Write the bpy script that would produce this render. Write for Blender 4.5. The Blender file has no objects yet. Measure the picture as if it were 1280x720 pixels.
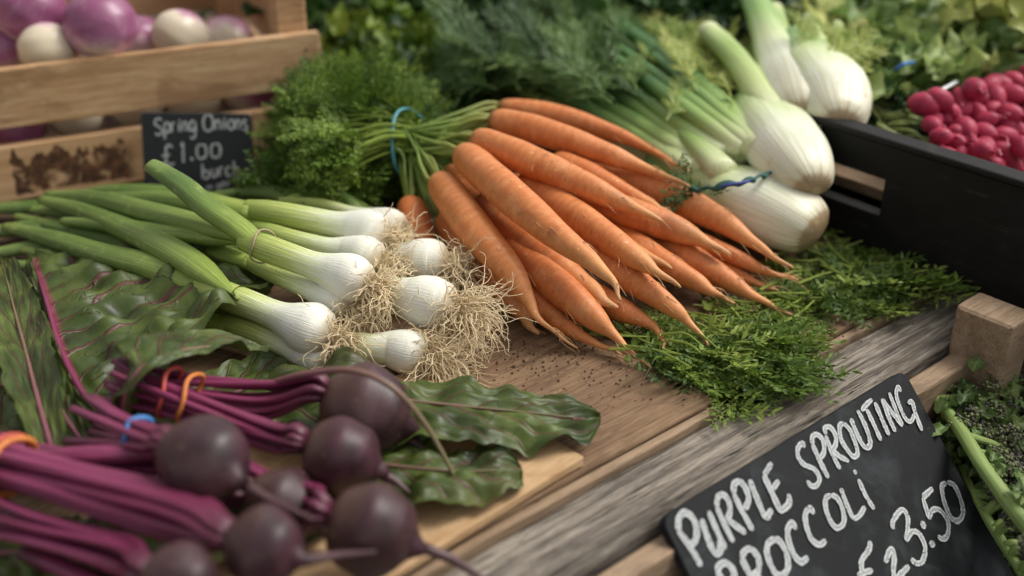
import bpy, math, random
import numpy as np

# ------------------------------------------------------------------ camera, sky, sun, exposure
scene = bpy.context.scene
col = scene.collection
FPX, PITCH, CAM_H = 1400.0, math.radians(28.0), 0.33
cam_data = bpy.data.cameras.new('camera')
cam_data.sensor_width = 36.0
cam_data.lens = FPX / 1280.0 * 36.0
cam_data.clip_start = 0.01
cam_data.clip_end = 200.0
cam_data.dof.use_dof = True
cam_data.dof.focus_distance = 0.615
cam_data.dof.aperture_fstop = 3.6
cam = bpy.data.objects.new('camera', cam_data)
cam.location = (0, 0, CAM_H)
cam.rotation_euler = (math.radians(90) - PITCH, 0, 0)
col.objects.link(cam)
scene.camera = cam

SUN_EL, SUN_AZ = math.radians(52), math.radians(70)      # azimuth clockwise from +Y
world = bpy.data.worlds.new('World')
scene.world = world
world.use_nodes = True
wn = world.node_tree
wn.nodes.clear()
sky = wn.nodes.new('ShaderNodeTexSky')
sky.sky_type = 'NISHITA'
sky.sun_disc = False
sky.sun_elevation = SUN_EL
sky.sun_rotation = SUN_AZ
sky.air_density = 1.0
sky.dust_density = 4.0
hs = wn.nodes.new('ShaderNodeHueSaturation')
hs.inputs['Saturation'].default_value = 0.08           # even cloud cover: a nearly neutral sky
bg = wn.nodes.new('ShaderNodeBackground')
bg.inputs['Strength'].default_value = 0.11
wo = wn.nodes.new('ShaderNodeOutputWorld')
wn.links.new(sky.outputs[0], hs.inputs['Color'])
wt_ = wn.nodes.new('ShaderNodeMix')
wt_.data_type = 'RGBA'
wt_.blend_type = 'MULTIPLY'
wt_.inputs[0].default_value = 1.0
wt_.inputs[7].default_value = (1.0, 0.995, 0.98, 1.0)  # warm, evenly clouded light
wn.links.new(hs.outputs[0], wt_.inputs[6])
wn.links.new(wt_.outputs[2], bg.inputs['Color'])
wn.links.new(bg.outputs[0], wo.inputs['Surface'])

sun_data = bpy.data.lights.new('sun', 'SUN')
sun_data.energy = 1.4
sun_data.angle = math.radians(25)
sun_data.color = (1.0, 0.95, 0.87)
sun = bpy.data.objects.new('sun', sun_data)
sun.rotation_euler = (math.radians(90) - SUN_EL, 0, math.radians(180) - SUN_AZ)
sun.location = (1, -0.5, 2)
col.objects.link(sun)

scene.view_settings.view_transform = 'Standard'
scene.view_settings.look = 'None'
scene.view_settings.gamma = 1.0
scene.view_settings.use_curve_mapping = False
scene.view_settings.exposure = 0.66
scene.render.engine = 'CYCLES'
scene.cycles.use_denoising = True
scene.cycles.max_bounces = 6

# ------------------------------------------------------------------ helpers: space
RNG = np.random.default_rng(7)
random.seed(7)
CAMP = np.array([0, 0, CAM_H])
FW = np.array([0, math.cos(PITCH), -math.sin(PITCH)])
UPV = np.array([0, math.sin(PITCH), math.cos(PITCH)])
RT = np.array([1.0, 0, 0])
Z = np.array([0, 0, 1.0])


def ray(x, y):
    return FPX * FW + (x - 640) * RT + (360 - y) * UPV


def P(x, y, z=0.0):
    """point of the horizontal plane at height z (cm) seen at survey pixel x, y"""
    d = ray(x, y)
    return CAMP + d * ((z * 0.01 - CAM_H) / d[2])


def depth(p):
    return float((p - CAMP) @ FW)


def on_plane(x, y, o, n):
    d = ray(x, y)
    return CAMP + d * (((o - CAMP) @ n) / (d @ n))


def pixel(p):
    v = p - CAMP
    w = v @ FW
    return 640 + FPX * (v @ RT) / w, 360 - FPX * (v @ UPV) / w


def unit(v):
    return v / (np.linalg.norm(v) + 1e-12)


def spline(ctrl, n):
    """Catmull-Rom through ctrl rows (any width), n samples spread by chord length of the first 3 columns"""
    c = np.asarray(ctrl, float)
    if len(c) == 2:
        t = np.linspace(0, 1, n)[:, None]
        return c[0] * (1 - t) + c[1] * t
    ext = np.vstack([2 * c[0] - c[1], c, 2 * c[-1] - c[-2]])
    L = np.concatenate([[0], np.cumsum(np.linalg.norm(np.diff(c[:, :3], axis=0), axis=1))])
    s = np.linspace(0, L[-1], n)
    i = np.clip(np.searchsorted(L, s, side='right') - 1, 0, len(c) - 2)
    u = ((s - L[i]) / (L[i + 1] - L[i] + 1e-12))[:, None]
    p0, p1, p2, p3 = ext[i], ext[i + 1], ext[i + 2], ext[i + 3]
    return 0.5 * (2 * p1 + (p2 - p0) * u + (2 * p0 - 5 * p1 + 4 * p2 - p3) * u ** 2 + (3 * p1 - p0 - 3 * p2 + p3) * u ** 3)


def pxpath(pts, n):
    """pts: (x, y, z_cm, radius_px) -> n samples of x, y, z, radius in metres"""
    rows = []
    for x, y, z, r in pts:
        p = P(x, y, z)
        rows.append([*p, r * depth(p) / FPX])
    s = spline(rows, n)
    return s[:, :3], np.maximum(s[:, 3], 2e-4)


def frames(pts):
    T = np.gradient(pts, axis=0)
    T /= np.linalg.norm(T, axis=1)[:, None] + 1e-12
    up = Z if abs(T[0][2]) < 0.9 else RT
    nrm = unit(up - (up @ T[0]) * T[0])
    N = np.empty_like(T)
    for i in range(len(T)):
        nrm = unit(nrm - (nrm @ T[i]) * T[i])
        N[i] = nrm
    return T, N, np.cross(T, N)


# ------------------------------------------------------------------ helpers: mesh
class MB:
    def __init__(self):
        self.v, self.f, self.a, self.r, self.n = [], [], [], [], 0

    def add(self, v, f, a=None, r=0.5):
        v = np.asarray(v, float)
        self.v.append(v)
        self.f.extend([tuple(int(k) + self.n for k in q) for q in f])
        self.a.append(np.zeros((len(v), 3)) if a is None else np.asarray(a, float))
        self.r.append(np.full(len(v), r) if np.isscalar(r) else np.asarray(r, float))
        self.n += len(v)

    def tube(self, pts, rad, seg=10, squash=1.0, cap=True, r=0.5, t=(0, 1), bump=0.0, lobes=0, seed=0.0):
        pts = np.asarray(pts, float)
        n = len(pts)
        rad = np.broadcast_to(np.asarray(rad, float), (n,)).copy()
        T, N, B = frames(pts)
        th = np.linspace(0, 2 * math.pi, seg, endpoint=False)
        c, s = np.cos(th), np.sin(th)
        tt = np.linspace(t[0], t[1], n)
        R = rad[:, None] * np.ones(seg)
        if bump:
            R = R * (1 + bump * (np.sin(3 * th + 9 * tt[:, None] + seed) * 0.5 + np.sin(2 * th - 14 * tt[:, None] + 2 * seed) * 0.5
                                 + 0.6 * np.sin(31 * tt[:, None] + seed * 3 + 2 * np.sin(th))))
        if lobes:
            R = R * (1 + 0.025 * (2.5 if lobes == 4 else 1) * np.cos(lobes * th + seed))
        V = pts[:, None, :] + (N[:, None, :] * s[None, :, None] * squash + B[:, None, :] * c[None, :, None]) * R[:, :, None]
        A = np.stack([np.repeat(tt[:, None], seg, 1), np.tile(c, (n, 1)), np.tile(s, (n, 1))], -1)
        idx = np.arange(n * seg).reshape(n, seg)
        nx = np.roll(idx, -1, 1)
        F = np.stack([idx[:-1], nx[:-1], nx[1:], idx[1:]], -1).reshape(-1, 4).tolist()
        V = V.reshape(-1, 3)
        A = A.reshape(-1, 3)
        if cap:
            V = np.vstack([V, pts[0] - T[0] * rad[0] * 0.25, pts[-1] + T[-1] * rad[-1] * 0.25])
            A = np.vstack([A, [t[0], 0, 0], [t[1], 0, 0]])
            a, b = n * seg, n * seg + 1
            F += [(a, int(nx[0, k]), int(idx[0, k])) for k in range(seg)]
            F += [(b, int(idx[-1, k]), int(nx[-1, k])) for k in range(seg)]
        self.add(V, F, A, r)

    def grid(self, V, A, r=0.5):
        nu, nv = V.shape[:2]
        i = np.arange(nu * nv).reshape(nu, nv)
        F = np.stack([i[:-1, :-1], i[1:, :-1], i[1:, 1:], i[:-1, 1:]], -1).reshape(-1, 4).tolist()
        self.add(V.reshape(-1, 3), F, A.reshape(-1, 3), r)

    def build(self, name, mat, parent=None, smooth=True, origin=None):
        V = np.vstack(self.v)
        if origin is None:
            origin = np.array(parent['_o']) if parent is not None and '_o' in parent else np.array([V[:, 0].mean(), V[:, 1].mean(), V[:, 2].min()])
        me = bpy.data.meshes.new(name)
        me.from_pydata((V - origin).tolist(), [], self.f)
        at = me.attributes.new('tp', 'FLOAT_VECTOR', 'POINT')
        at.data.foreach_set('vector', np.vstack(self.a).ravel())
        ar = me.attributes.new('rv', 'FLOAT', 'POINT')
        ar.data.foreach_set('value', np.concatenate(self.r))
        if smooth:
            me.polygons.foreach_set('use_smooth', [True] * len(me.polygons))
        me.materials.append(mat)
        me.update()
        o = bpy.data.objects.new(name, me)
        col.objects.link(o)
        if parent is not None:
            o.parent = parent
        else:
            o.location = origin
        o['_o'] = tuple(float(k) for k in origin)
        return o


def tag(o, label, cat, group=None, kind=None):
    o['label'] = label
    o['category'] = cat
    if group:
        o['group'] = group
    if kind:
        o['kind'] = kind
    return o


def thing(name, loc, label, cat, group=None, kind=None):
    o = bpy.data.objects.new(name, None)
    o.empty_display_size = 0.02
    o.location = loc
    o['_o'] = tuple(float(k) for k in loc)
    col.objects.link(o)
    return tag(o, label, cat, group, kind)


def box_mesh(name, size, bev=0.002, nx=1, wob=0.0, seed=0):
    """plank along local x, centred in x and y, top at z = 0; rounded and slightly uneven edges"""
    lx, ly, lz = size
    b = bev
    prof = np.array([[-ly / 2, -lz + b], [-ly / 2, -b], [-ly / 2 + b * .3, -b * .3], [-ly / 2 + b, 0], [ly / 2 - b, 0], [ly / 2 - b * .3, -b * .3],
                     [ly / 2, -b], [ly / 2, -lz + b], [ly / 2 - b, -lz], [-ly / 2 + b, -lz]])
    k = len(prof)
    rg = np.random.default_rng(seed)
    xs = np.concatenate([[-lx / 2, -lx / 2 + b], np.linspace(-lx / 2 + 2 * b, lx / 2 - 2 * b, max(nx, 2)), [lx / 2 - b, lx / 2]])
    V = []
    ph = rg.uniform(0, 6, (k, 3))
    for i, x in enumerate(xs):
        sc = 1 - (2 * b / ly if i in (0, len(xs) - 1) else 0)
        sz = b * .8 if i in (0, len(xs) - 1) else 0
        for j, (y, z) in enumerate(prof):
            d = wob * (math.sin(x * 37 + ph[j, 0]) * .5 + math.sin(x * 91 + ph[j, 1]) * .3 + math.sin(x * 233 + ph[j, 2]) * .2)
            V.append((x, y * sc + d, np.clip(z, -lz + sz, -sz) + d * 0.5))
    F = []
    for i in range(len(xs) - 1):
        for j in range(k):
            F.append((i * k + j, (i + 1) * k + j, (i + 1) * k + (j + 1) % k, i * k + (j + 1) % k))
    F.append(tuple(range(k)))
    F.append(tuple(range((len(xs) - 1) * k, len(xs) * k))[::-1])
    me = bpy.data.meshes.new(name)
    me.from_pydata(V, [], [q[::-1] for q in F])
    me.update()
    return me


def plank(name, mat, parent, centre, ang, size, bev=0.002, nx=24, wob=0.0006, seed=0, rx=0.0, ry=0.0, label=None):
    me = box_mesh(name, size, bev, nx, wob, seed)
    me.materials.append(mat)
    o = bpy.data.objects.new(name, me)
    col.objects.link(o)
    o.rotation_euler = (rx, ry, ang)
    if parent is not None:
        o.parent = parent
        o.location = tuple(np.asarray(centre) - np.array(parent['_o']))
    else:
        o.location = tuple(centre)
    o['_o'] = tuple(float(k) for k in centre)
    if label:
        o['label'] = label
    return o


# ------------------------------------------------------------------ helpers: materials
def C(h):
    h = h.lstrip('#')
    c = [int(h[i:i + 2], 16) / 255 for i in (0, 2, 4)]
    return tuple(x / 12.92 if x <= 0.04045 else ((x + 0.055) / 1.055) ** 2.4 for x in c) + (1.0,)


class G:
    def __init__(self, name):
        self.m = bpy.data.materials.new(name)
        self.m.use_nodes = True
        self.t = self.m.node_tree
        self.t.nodes.clear()
        self.out = self.t.nodes.new('ShaderNodeOutputMaterial')

    def new(self, ty, **kw):
        n = self.t.nodes.new(ty)
        for k, v in kw.items():
            setattr(n, k, v)
        return n

    def put(self, sock, v):
        if isinstance(v, bpy.types.NodeSocket):
            self.t.links.new(v, sock)
        elif v is not None:
            sock.default_value = v

    def attr(self, name):
        n = self.new('ShaderNodeAttribute', attribute_name=name)
        return n

    def tp(self):
        s = self.new('ShaderNodeSeparateXYZ')
        self.put(s.inputs[0], self.attr('tp').outputs['Vector'])
        return s.outputs[0], s.outputs[1], s.outputs[2]

    def rv(self):
        return self.attr('rv').outputs['Fac']

    def obj(self, scale=(1, 1, 1), rnd=0.0):
        tc = self.new('ShaderNodeTexCoord').outputs['Object']
        m = self.new('ShaderNodeVectorMath', operation='MULTIPLY')
        self.put(m.inputs[0], tc)
        m.inputs[1].default_value = scale
        if not rnd:
            return m.outputs[0]
        oi = self.new('ShaderNodeObjectInfo').outputs['Random']
        a = self.new('ShaderNodeVectorMath', operation='ADD')
        self.put(a.inputs[0], m.outputs[0])
        self.put(a.inputs[1], self.math('MULTIPLY', oi, rnd))
        return a.outputs[0]

    def vec(self, x, y, z):
        n = self.new('ShaderNodeCombineXYZ')
        for i, k in enumerate((x, y, z)):
            self.put(n.inputs[i], k)
        return n.outputs[0]

    def noise(self, vec, scale=5, detail=4, rough=0.55, dist=0.0):
        n = self.new('ShaderNodeTexNoise')
        self.put(n.inputs['Vector'], vec)
        n.inputs['Scale'].default_value = scale
        n.inputs['Detail'].default_value = detail
        n.inputs['Roughness'].default_value = rough
        n.inputs['Distortion'].default_value = dist
        return n.outputs['Fac']

    def voro(self, vec, scale=5, feature='F1'):
        n = self.new('ShaderNodeTexVoronoi', feature=feature)
        self.put(n.inputs['Vector'], vec)
        n.inputs['Scale'].default_value = scale
        return n.outputs['Distance']

    def ramp(self, fac, stops, interp='LINEAR'):
        n = self.new('ShaderNodeValToRGB')
        n.color_ramp.interpolation = interp
        e = n.color_ramp.elements
        while len(e) < len(stops):
            e.new(0.5)
        for k, (p, c) in zip(e, stops):
            k.position = p
            k.color = c if len(c) == 4 else (*c, 1)
        self.put(n.inputs[0], fac)
        return n.outputs[0]

    def fr(self, fac, a, b):
        """float smooth ramp from 0 at a to 1 at b"""
        n = self.new('ShaderNodeMapRange', interpolation_type='SMOOTHSTEP')
        self.put(n.inputs[0], fac)
        n.inputs[1].default_value = a
        n.inputs[2].default_value = b
        return n.outputs[0]

    def mix(self, a, b, fac, mode='MIX'):
        n = self.new('ShaderNodeMix', data_type='RGBA', blend_type=mode)
        self.put(n.inputs[0], fac)
        self.put(n.inputs[6], a)
        self.put(n.inputs[7], b)
        return n.outputs[2]

    def math(self, op, a, b=None, c=None):
        n = self.new('ShaderNodeMath', operation=op)
        self.put(n.inputs[0], a)
        if b is not None:
            self.put(n.inputs[1], b)
        if c is not None:
            self.put(n.inputs[2], c)
        return n.outputs[0]

    def bump(self, h, strength=0.4, dist=0.001, normal=None):
        n = self.new('ShaderNodeBump')
        n.inputs['Strength'].default_value = strength
        n.inputs['Distance'].default_value = dist
        self.put(n.inputs['Height'], h)
        if normal is not None:
            self.put(n.inputs['Normal'], normal)
        return n.outputs[0]

    def done(self, base, rough=0.5, normal=None, spec=0.5, sss=0.0, sssr=(1, .6, .3), coat=0.0, trans=0.0):
        b = self.new('ShaderNodeBsdfPrincipled')
        self.put(b.inputs['Base Color'], base)
        self.put(b.inputs['Roughness'], rough)
        self.put(b.inputs['Specular IOR Level'], spec)
        if normal is not None:
            self.put(b.inputs['Normal'], normal)
        if sss:
            b.inputs['Subsurface Weight'].default_value = sss
            b.inputs['Subsurface Radius'].default_value = sssr
            b.inputs['Subsurface Scale'].default_value = 0.004
        if coat:
            b.inputs['Coat Weight'].default_value = coat
            b.inputs['Coat Roughness'].default_value = 0.25
        sh = b.outputs[0]
        if trans:
            tr = self.new('ShaderNodeBsdfTranslucent')
            self.put(tr.inputs['Color'], base)
            mx = self.new('ShaderNodeMixShader')
            mx.inputs[0].default_value = trans
            self.put(mx.inputs[1], sh)
            self.put(mx.inputs[2], tr.outputs[0])
            sh = mx.outputs[0]
        self.put(self.out.inputs[0], sh)
        self.surface = sh
        return self.m


def wood(name, dark, mid, light, streak=1.0, cracks=0.0, rough=0.7, stain=None, fine=1.0, knots=0.0):
    g = G(name)
    v = g.obj((12, 230, 230), 30)
    n1 = g.noise(v, 1.0, 6, 0.6, 0.6)
    n2 = g.noise(g.obj((48, 1000 * fine, 1000 * fine), 17), 1.0, 5, 0.7, 0.3)
    n3 = g.noise(g.obj((5, 14, 14), 9), 1.0, 4, 0.6, 0.4)
    f = g.math('ADD', g.math('MULTIPLY', n1, 0.55 * streak), g.math('MULTIPLY', n2, 0.45 * streak))
    f = g.math('ADD', f, g.math('MULTIPLY', g.math('SUBTRACT', n3, 0.5), 0.5))
    f = g.math('ADD', f, 0.5 - 0.5 * streak)
    c = g.ramp(f, [(0.33, dark), (0.5, mid), (0.66, light)])
    h = n2
    if cracks:
        k = g.noise(g.obj((30, 620, 620), 5), 1.0, 3, 0.5, 0.4)
        k = g.fr(k, 0.40, 0.33)
        k2 = g.fr(g.noise(g.obj((5, 25, 25), 3), 1.0, 4), 0.40, 0.58)
        k = g.math('MULTIPLY', k, k2)
        c = g.mix(c, C('2a241f'), g.math('MULTIPLY', k, cracks))
        h = g.math('SUBTRACT', h, g.math('MULTIPLY', k, 1.5))
    fl = g.fr(g.noise(g.obj((110, 1700, 1700), 13), 1.0, 2, 0.5, 0.1), 0.40, 0.30)
    c = g.mix(c, dark, g.math('MULTIPLY', fl, 0.7))
    h = g.math('SUBTRACT', h, g.math('MULTIPLY', fl, 0.5))
    if stain:
        s = g.fr(g.noise(g.obj((14, 22, 22), 3), 1.0, 6, 0.65, 0.5), 0.52, 0.66)
        c = g.mix(c, stain, g.math('MULTIPLY', s, 0.6))
    return g.done(c, rough, g.bump(h, 0.5, 0.0008), 0.3)


def leafmat(name, c1, c2, c3, rough=0.5, trans=0.25, vein=None, scale=120, spec=0.4):
    g = G(name)
    n = g.noise(g.obj(), scale, 3, 0.6)
    f = g.math('ADD', g.math('MULTIPLY', n, 0.5), g.math('MULTIPLY', g.rv(), 0.5))
    c = g.ramp(f, [(0.25, c1), (0.5, c2), (0.78, c3)])
    c = g.mix(c, (1.10, 0.98, 0.68, 1), 1.0, 'MULTIPLY')
    if vein:
        t, a, e = g.tp()
        k = g.fr(g.math('ABSOLUTE', a), 0.12, 0.02)
        c = g.mix(c, vein, g.math('MULTIPLY', k, 0.6))
    return g.done(c, rough, g.bump(n, 0.3, 0.0006), spec, trans=trans)


MT = {}
MT['board'] = wood('brown_board_wood', C('4a3628'), C('735942'), C('947a5e'), 0.8, 0.35, 0.75, C('5c4432'), 0.8)
MT['grey'] = wood('weathered_grey_wood', C('38322c'), C('6b635a'), C('978d80'), 1.5, 1.0, 0.85, C('55493e'), 0.8)
MT['tan'] = wood('tan_ply_wood', C('94714f'), C('b08e68'), C('c4a57e'), 0.5, 0.0, 0.7, C('9d7850'), 0.6)
MT['pine'] = wood('pine_crate_wood', C('98704c'), C('bf9870'), C('d6b690'), 1.0, 0.25, 0.65, C('94704e'), 0.6)
MT['post'] = wood('post_wood', C('705b47'), C('917a62'), C('a89178'), 0.8, 0.25, 0.8, C('6d5a48'), 0.6)
MT['darkwood'] = wood('dark_table_wood', C('2a211a'), C('4a3a2e'), C('5f4b3b'), 0.8, 0.3, 0.8, None, 0.6)


def m_burn():
    g = G('branded_pine_wood')
    n1 = g.noise(g.obj((4, 60, 60), 30), 1.0, 6, 0.6, 0.6)
    c = g.ramp(n1, [(0.3, C('a88058')), (0.5, C('c7a077')), (0.7, C('d8b890'))])
    t = g.new('ShaderNodeTexCoord').outputs['Object']
    sp = g.new('ShaderNodeSeparateXYZ')
    g.put(sp.inputs[0], t)
    x, y, zz = sp.outputs
    nz = g.noise(t, 75, 5, 0.62, 0.6)
    nl = g.noise(g.vec(g.math('MULTIPLY', x, 95), 0.0, 4.0), 1.0, 2, 0.5)
    # scorched strip of a burnt-in brand: straight foot, ragged top, worn patches
    j = g.math('MULTIPLY', g.math('SUBTRACT', nz, 0.5), 0.012)
    top = g.math('ADD', g.math('MULTIPLY', nl, 0.050), g.math('ADD', j, -0.0125))
    iny = g.math('MULTIPLY', g.fr(g.math('SUBTRACT', top, y), 0.0, 0.0016), g.fr(g.math('ADD', y, j), -0.0172, -0.0150))
    inx = g.math('MULTIPLY', g.fr(g.math('ADD', x, j), BR0, BR0 + .0015), g.fr(g.math('ADD', x, j), BR1, BR1 - .012))
    k = g.math('MULTIPLY', inx, iny)
    k = g.math('MULTIPLY', k, g.fr(nz, 0.34, 0.5))
    burnt = g.ramp(g.noise(t, 130, 5, 0.65), [(0.35, C('2b1b13')), (0.5, C('4a2f1f')), (0.66, C('7a5238'))])
    c = g.mix(c, burnt, g.math('MULTIPLY', k, 0.95))
    return g.done(c, 0.65, g.bump(n1, 0.4, 0.0006), 0.3)




def m_carrot():
    g = G('carrot_skin')
    t, a, b = g.tp()
    ring = g.noise(g.vec(g.math('MULTIPLY', t, 46), g.math('MULTIPLY', a, 0.9), g.math('MULTIPLY', b, 0.9)), 1.0, 5, 0.65, 0.3)
    ring2 = g.noise(g.vec(g.math('MULTIPLY', t, 120), g.math('MULTIPLY', a, 2.0), g.math('MULTIPLY', b, 2.0)), 1.0, 3, 0.6, 0.2)
    blot = g.noise(g.obj((1, 1, 1), 5), 55, 4, 0.6)
    c = g.ramp(ring, [(0.25, C('b86a36')), (0.5, C('c87c46')), (0.75, C('d5935c'))])
    oi = g.new('ShaderNodeObjectInfo').outputs['Random']
    c = g.mix(c, C('bb5f28'), g.math('MULTIPLY', g.rv(), 0.55))
    c = g.mix(c, C('d99a66'), g.math('MULTIPLY', g.fr(blot, 0.52, 0.75), 0.6))
    c = g.mix(c, C('9a5a30'), g.math('MULTIPLY', g.fr(g.noise(g.obj((1, 1, 1), 11), 38, 4, 0.6), 0.57, 0.72), 0.75))
    c = g.mix(c, C('dba268'), g.math('MULTIPLY', g.fr(t, 0.6, 0.95), 0.6))
    c = g.mix(c, C('b98f63'), g.math('MULTIPLY', g.fr(t, 0.84, 1.0), 0.8))
    crown = g.math('MULTIPLY', g.fr(g.math('ADD', t, g.math('MULTIPLY', g.math('SUBTRACT', blot, 0.5), 0.06)), 0.06, 0.0), 0.8)
    c = g.mix(c, C('75602f'), crown)
    # soil in the lenticel lines
    line = g.math('MULTIPLY', g.fr(ring2, 0.38, 0.30), g.fr(g.noise(g.obj((1, 1, 1), 9), 150, 2), 0.48, 0.62))
    c = g.mix(c, C('6e3d1d'), g.math('MULTIPLY', line, 0.9))
    speck = g.fr(g.noise(g.obj((1, 1, 1), 3), 300, 2, 0.5), 0.70, 0.75)
    c = g.mix(c, C('e9cda2'), g.math('MULTIPLY', speck, 0.6))
    h = g.math('ADD', g.math('MULTIPLY', ring, 0.6), g.math('MULTIPLY', ring2, 0.5))
    return g.done(c, 0.5, g.bump(h, 0.6, 0.0008), 0.4, sss=0.1, sssr=(1, .4, .1))


MT['carrot'] = m_carrot()


def m_onion():
    g = G('spring_onion_skin')
    t, a, b = g.tp()
    st = g.noise(g.vec(g.math('MULTIPLY', a, 5), g.math('MULTIPLY', b, 5), g.math('MULTIPLY', t, 5)), 1.0, 4, 0.6, 0.2)
    st2 = g.noise(g.vec(g.math('MULTIPLY', a, 22), g.math('MULTIPLY', b, 22), g.math('MULTIPLY', t, 8)), 1.0, 3, 0.6, 0.1)
    tt = g.math('ADD', t, g.math('MULTIPLY', g.math('SUBTRACT', st, 0.5), 0.22))
    c = g.ramp(tt, [(0.0, C('e2dfcf')), (0.11, C('e8e8dc')), (0.17, C('d8deb4')), (0.25, C('b6c070')), (0.38, C('90a24a')), (0.60, C('6c843c')), (0.85, C('567036')), (1.0, C('768a48'))])
    streak = g.ramp(st2, [(0.3, (0.5, 0.54, 0.45, 1)), (0.5, (0.95, 0.95, 0.95, 1)), (0.68, (1.4, 1.38, 1.3, 1))])
    c = g.mix(c, g.mix(c, streak, 1.0, 'MULTIPLY'), g.math('MULTIPLY', g.fr(t, 0.10, 0.26), 0.8))
    oi = g.math('MULTIPLY', g.fr(g.noise(g.obj((1, 1, 1), 3), 130, 4, 0.65), 0.56, 0.72), g.fr(t, 0.02, 0.4))
    c = g.mix(c, C('a9b36a'), g.math('MULTIPLY', oi, 0.45))
    dirt = g.math('MULTIPLY', g.fr(t, 0.035, 0.0), 0.7)
    c = g.mix(c, C('a58c63'), dirt)
    return g.done(c, g.math('ADD', 0.26, g.math('MULTIPLY', st, 0.2)), g.bump(st2, 0.55, 0.0009), 0.5, sss=0.1, sssr=(1, .9, .6))


MT['onion'] = m_onion()


def m_fennel():
    g = G('fennel_skin')
    t, a, b = g.tp()
    st = g.noise(g.vec(g.math('MULTIPLY', a, 3), g.math('MULTIPLY', b, 3), g.math('MULTIPLY', t, 3)), 1.0, 4, 0.6, 0.2)
    st2 = g.noise(g.vec(g.math('MULTIPLY', a, 12), g.math('MULTIPLY', b, 12), g.math('MULTIPLY', t, 3)), 1.0, 3, 0.6, 0.1)
    tt = g.math('ADD', t, g.math('MULTIPLY', g.math('SUBTRACT', st, 0.5), 0.25))
    c = g.ramp(tt, [(0.0, C('c0ae8e')), (0.05, C('d8d3bc')), (0.3, C('dfe0cd')), (0.5, C('c6d0a0')), (0.7, C('8fae62')), (1.0, C('5f8a42'))])
    streak = g.ramp(st2, [(0.34, (0.76, 0.81, 0.62, 1)), (0.52, (1, 1, 1, 1))])
    c = g.mix(c, streak, 0.75, 'MULTIPLY')
    c = g.mix(c, C('8d7350'), g.math('MULTIPLY', g.fr(g.math('ADD', t, g.math('MULTIPLY', g.math('SUBTRACT', st2, 0.5), 0.04)), 0.035, 0.015), 0.75))
    bl = g.fr(g.noise(g.obj((1, 1, 1), 3), 60, 5, 0.7), 0.60, 0.72)
    c = g.mix(c, C('b9a67f'), g.math('MULTIPLY', bl, g.fr(t, 0.5, 0.1)))
    return g.done(c, 0.36, g.bump(g.math('ADD', st2, st), 0.4, 0.0014), 0.45, sss=0.12, sssr=(1, .9, .6))


MT['fennel'] = m_fennel()


def m_stalk(name, stops, rough=0.4, k=8):
    g = G(name)
    t, a, b = g.tp()
    st = g.noise(g.vec(g.math('MULTIPLY', a, k), g.math('MULTIPLY', b, k), g.math('MULTIPLY', t, 3)), 1.0, 4, 0.6, 0.1)
    tt = g.math('ADD', t, g.math('MULTIPLY', g.math('SUBTRACT', st, 0.5), 0.2))
    c = g.ramp(tt, stops)
    c = g.mix(c, g.ramp(st, [(0.3, (0.5, 0.5, 0.46, 1)), (0.6, (1.15, 1.12, 1.06, 1))]), 0.85, 'MULTIPLY')
    return g.done(c, rough, g.bump(st, 0.4, 0.0008), 0.45)


MT['fstalk'] = m_stalk('fennel_stalk_skin', [(0.0, C('dde0c4')), (0.2, C('b9cc8a')), (0.45, C('7fa455')), (0.8, C('557f40')), (1.0, C('6d9450'))])
MT['fcut'] = m_stalk('fennel_cut_stalk_skin', [(0.0, C('dde0c4')), (0.3, C('bccb8c')), (0.7, C('94b062')), (0.95, C('b6c58a')), (1.0, C('d9dcb8'))])
MT['leek'] = m_stalk('leek_leaf_skin', [(0.0, C('d3dab0')), (0.15, C('94b064')), (0.38, C('557e42')), (1.0, C('3a6436'))])
MT['cstem'] = m_stalk('carrot_stalk_skin', [(0.0, C('8f9048')), (0.3, C('84994a')), (0.7, C('6d8a3c')), (1.0, C('4f7232'))], 0.5, 4)
MT['bstem'] = m_stalk('beet_stem_skin', [(0.0, C('55283a')), (0.3, C('782c50')), (0.7, C('85385e')), (1.0, C('682c46'))], 0.36, 5)
MT['drib'] = m_stalk('beet_leaf_rib', [(0.0, C('8a4a62')), (0.4, C('7d5a55')), (1.0, C('6c6a45'))], 0.45, 5)
MT['brstem'] = m_stalk('broccoli_stem_skin', [(0.0, C('7f9850')), (0.5, C('8aa05c')), (1.0, C('7a9150'))], 0.5, 5)


def m_plain(name, c1, c2, rough=0.5, scale=200, spec=0.4, bump=0.2):
    g = G(name)
    n = g.noise(g.obj((1, 1, 1), 3), scale, 4, 0.6)
    return g.done(g.ramp(n, [(0.3, c1), (0.7, c2)]), rough, g.bump(n, bump, 0.0005), spec)


MT['hair'] = m_plain('onion_root_fibre', C('cdb48a'), C('ecdcba'), 0.7, 900)
MT['rootlet'] = m_plain('carrot_rootlet', C('c08a55'), C('dcb487'), 0.7, 900)
MT['bluegreen'] = m_plain('teal_rubber', C('3d7f86'), C('5a9aa0'), 0.5, 300)
MT['blueband'] = m_plain('blue_rubber', C('2f5f9a'), C('3f78b6'), 0.5, 300)
MT['orangeband'] = m_plain('orange_rubber', C('b9662c'), C('cf8240'), 0.5, 300)
MT['redband'] = m_plain('red_rubber', C('a53a34'), C('bd5548'), 0.5, 300)
MT['greenband'] = m_plain('dark_green_tie', C('1f4a3c'), C('2e5a58'), 0.6, 300)
MT['navyband'] = m_plain('navy_tie', C('2b3470'), C('3a4690'), 0.6, 300)
MT['whiteband'] = m_plain('white_tie', C('c8cdcc'), C('dde2e2'), 0.6, 300)
MT['twine'] = m_plain('twine', C('8d7c66'), C('b5a488'), 0.8, 900)
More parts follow.
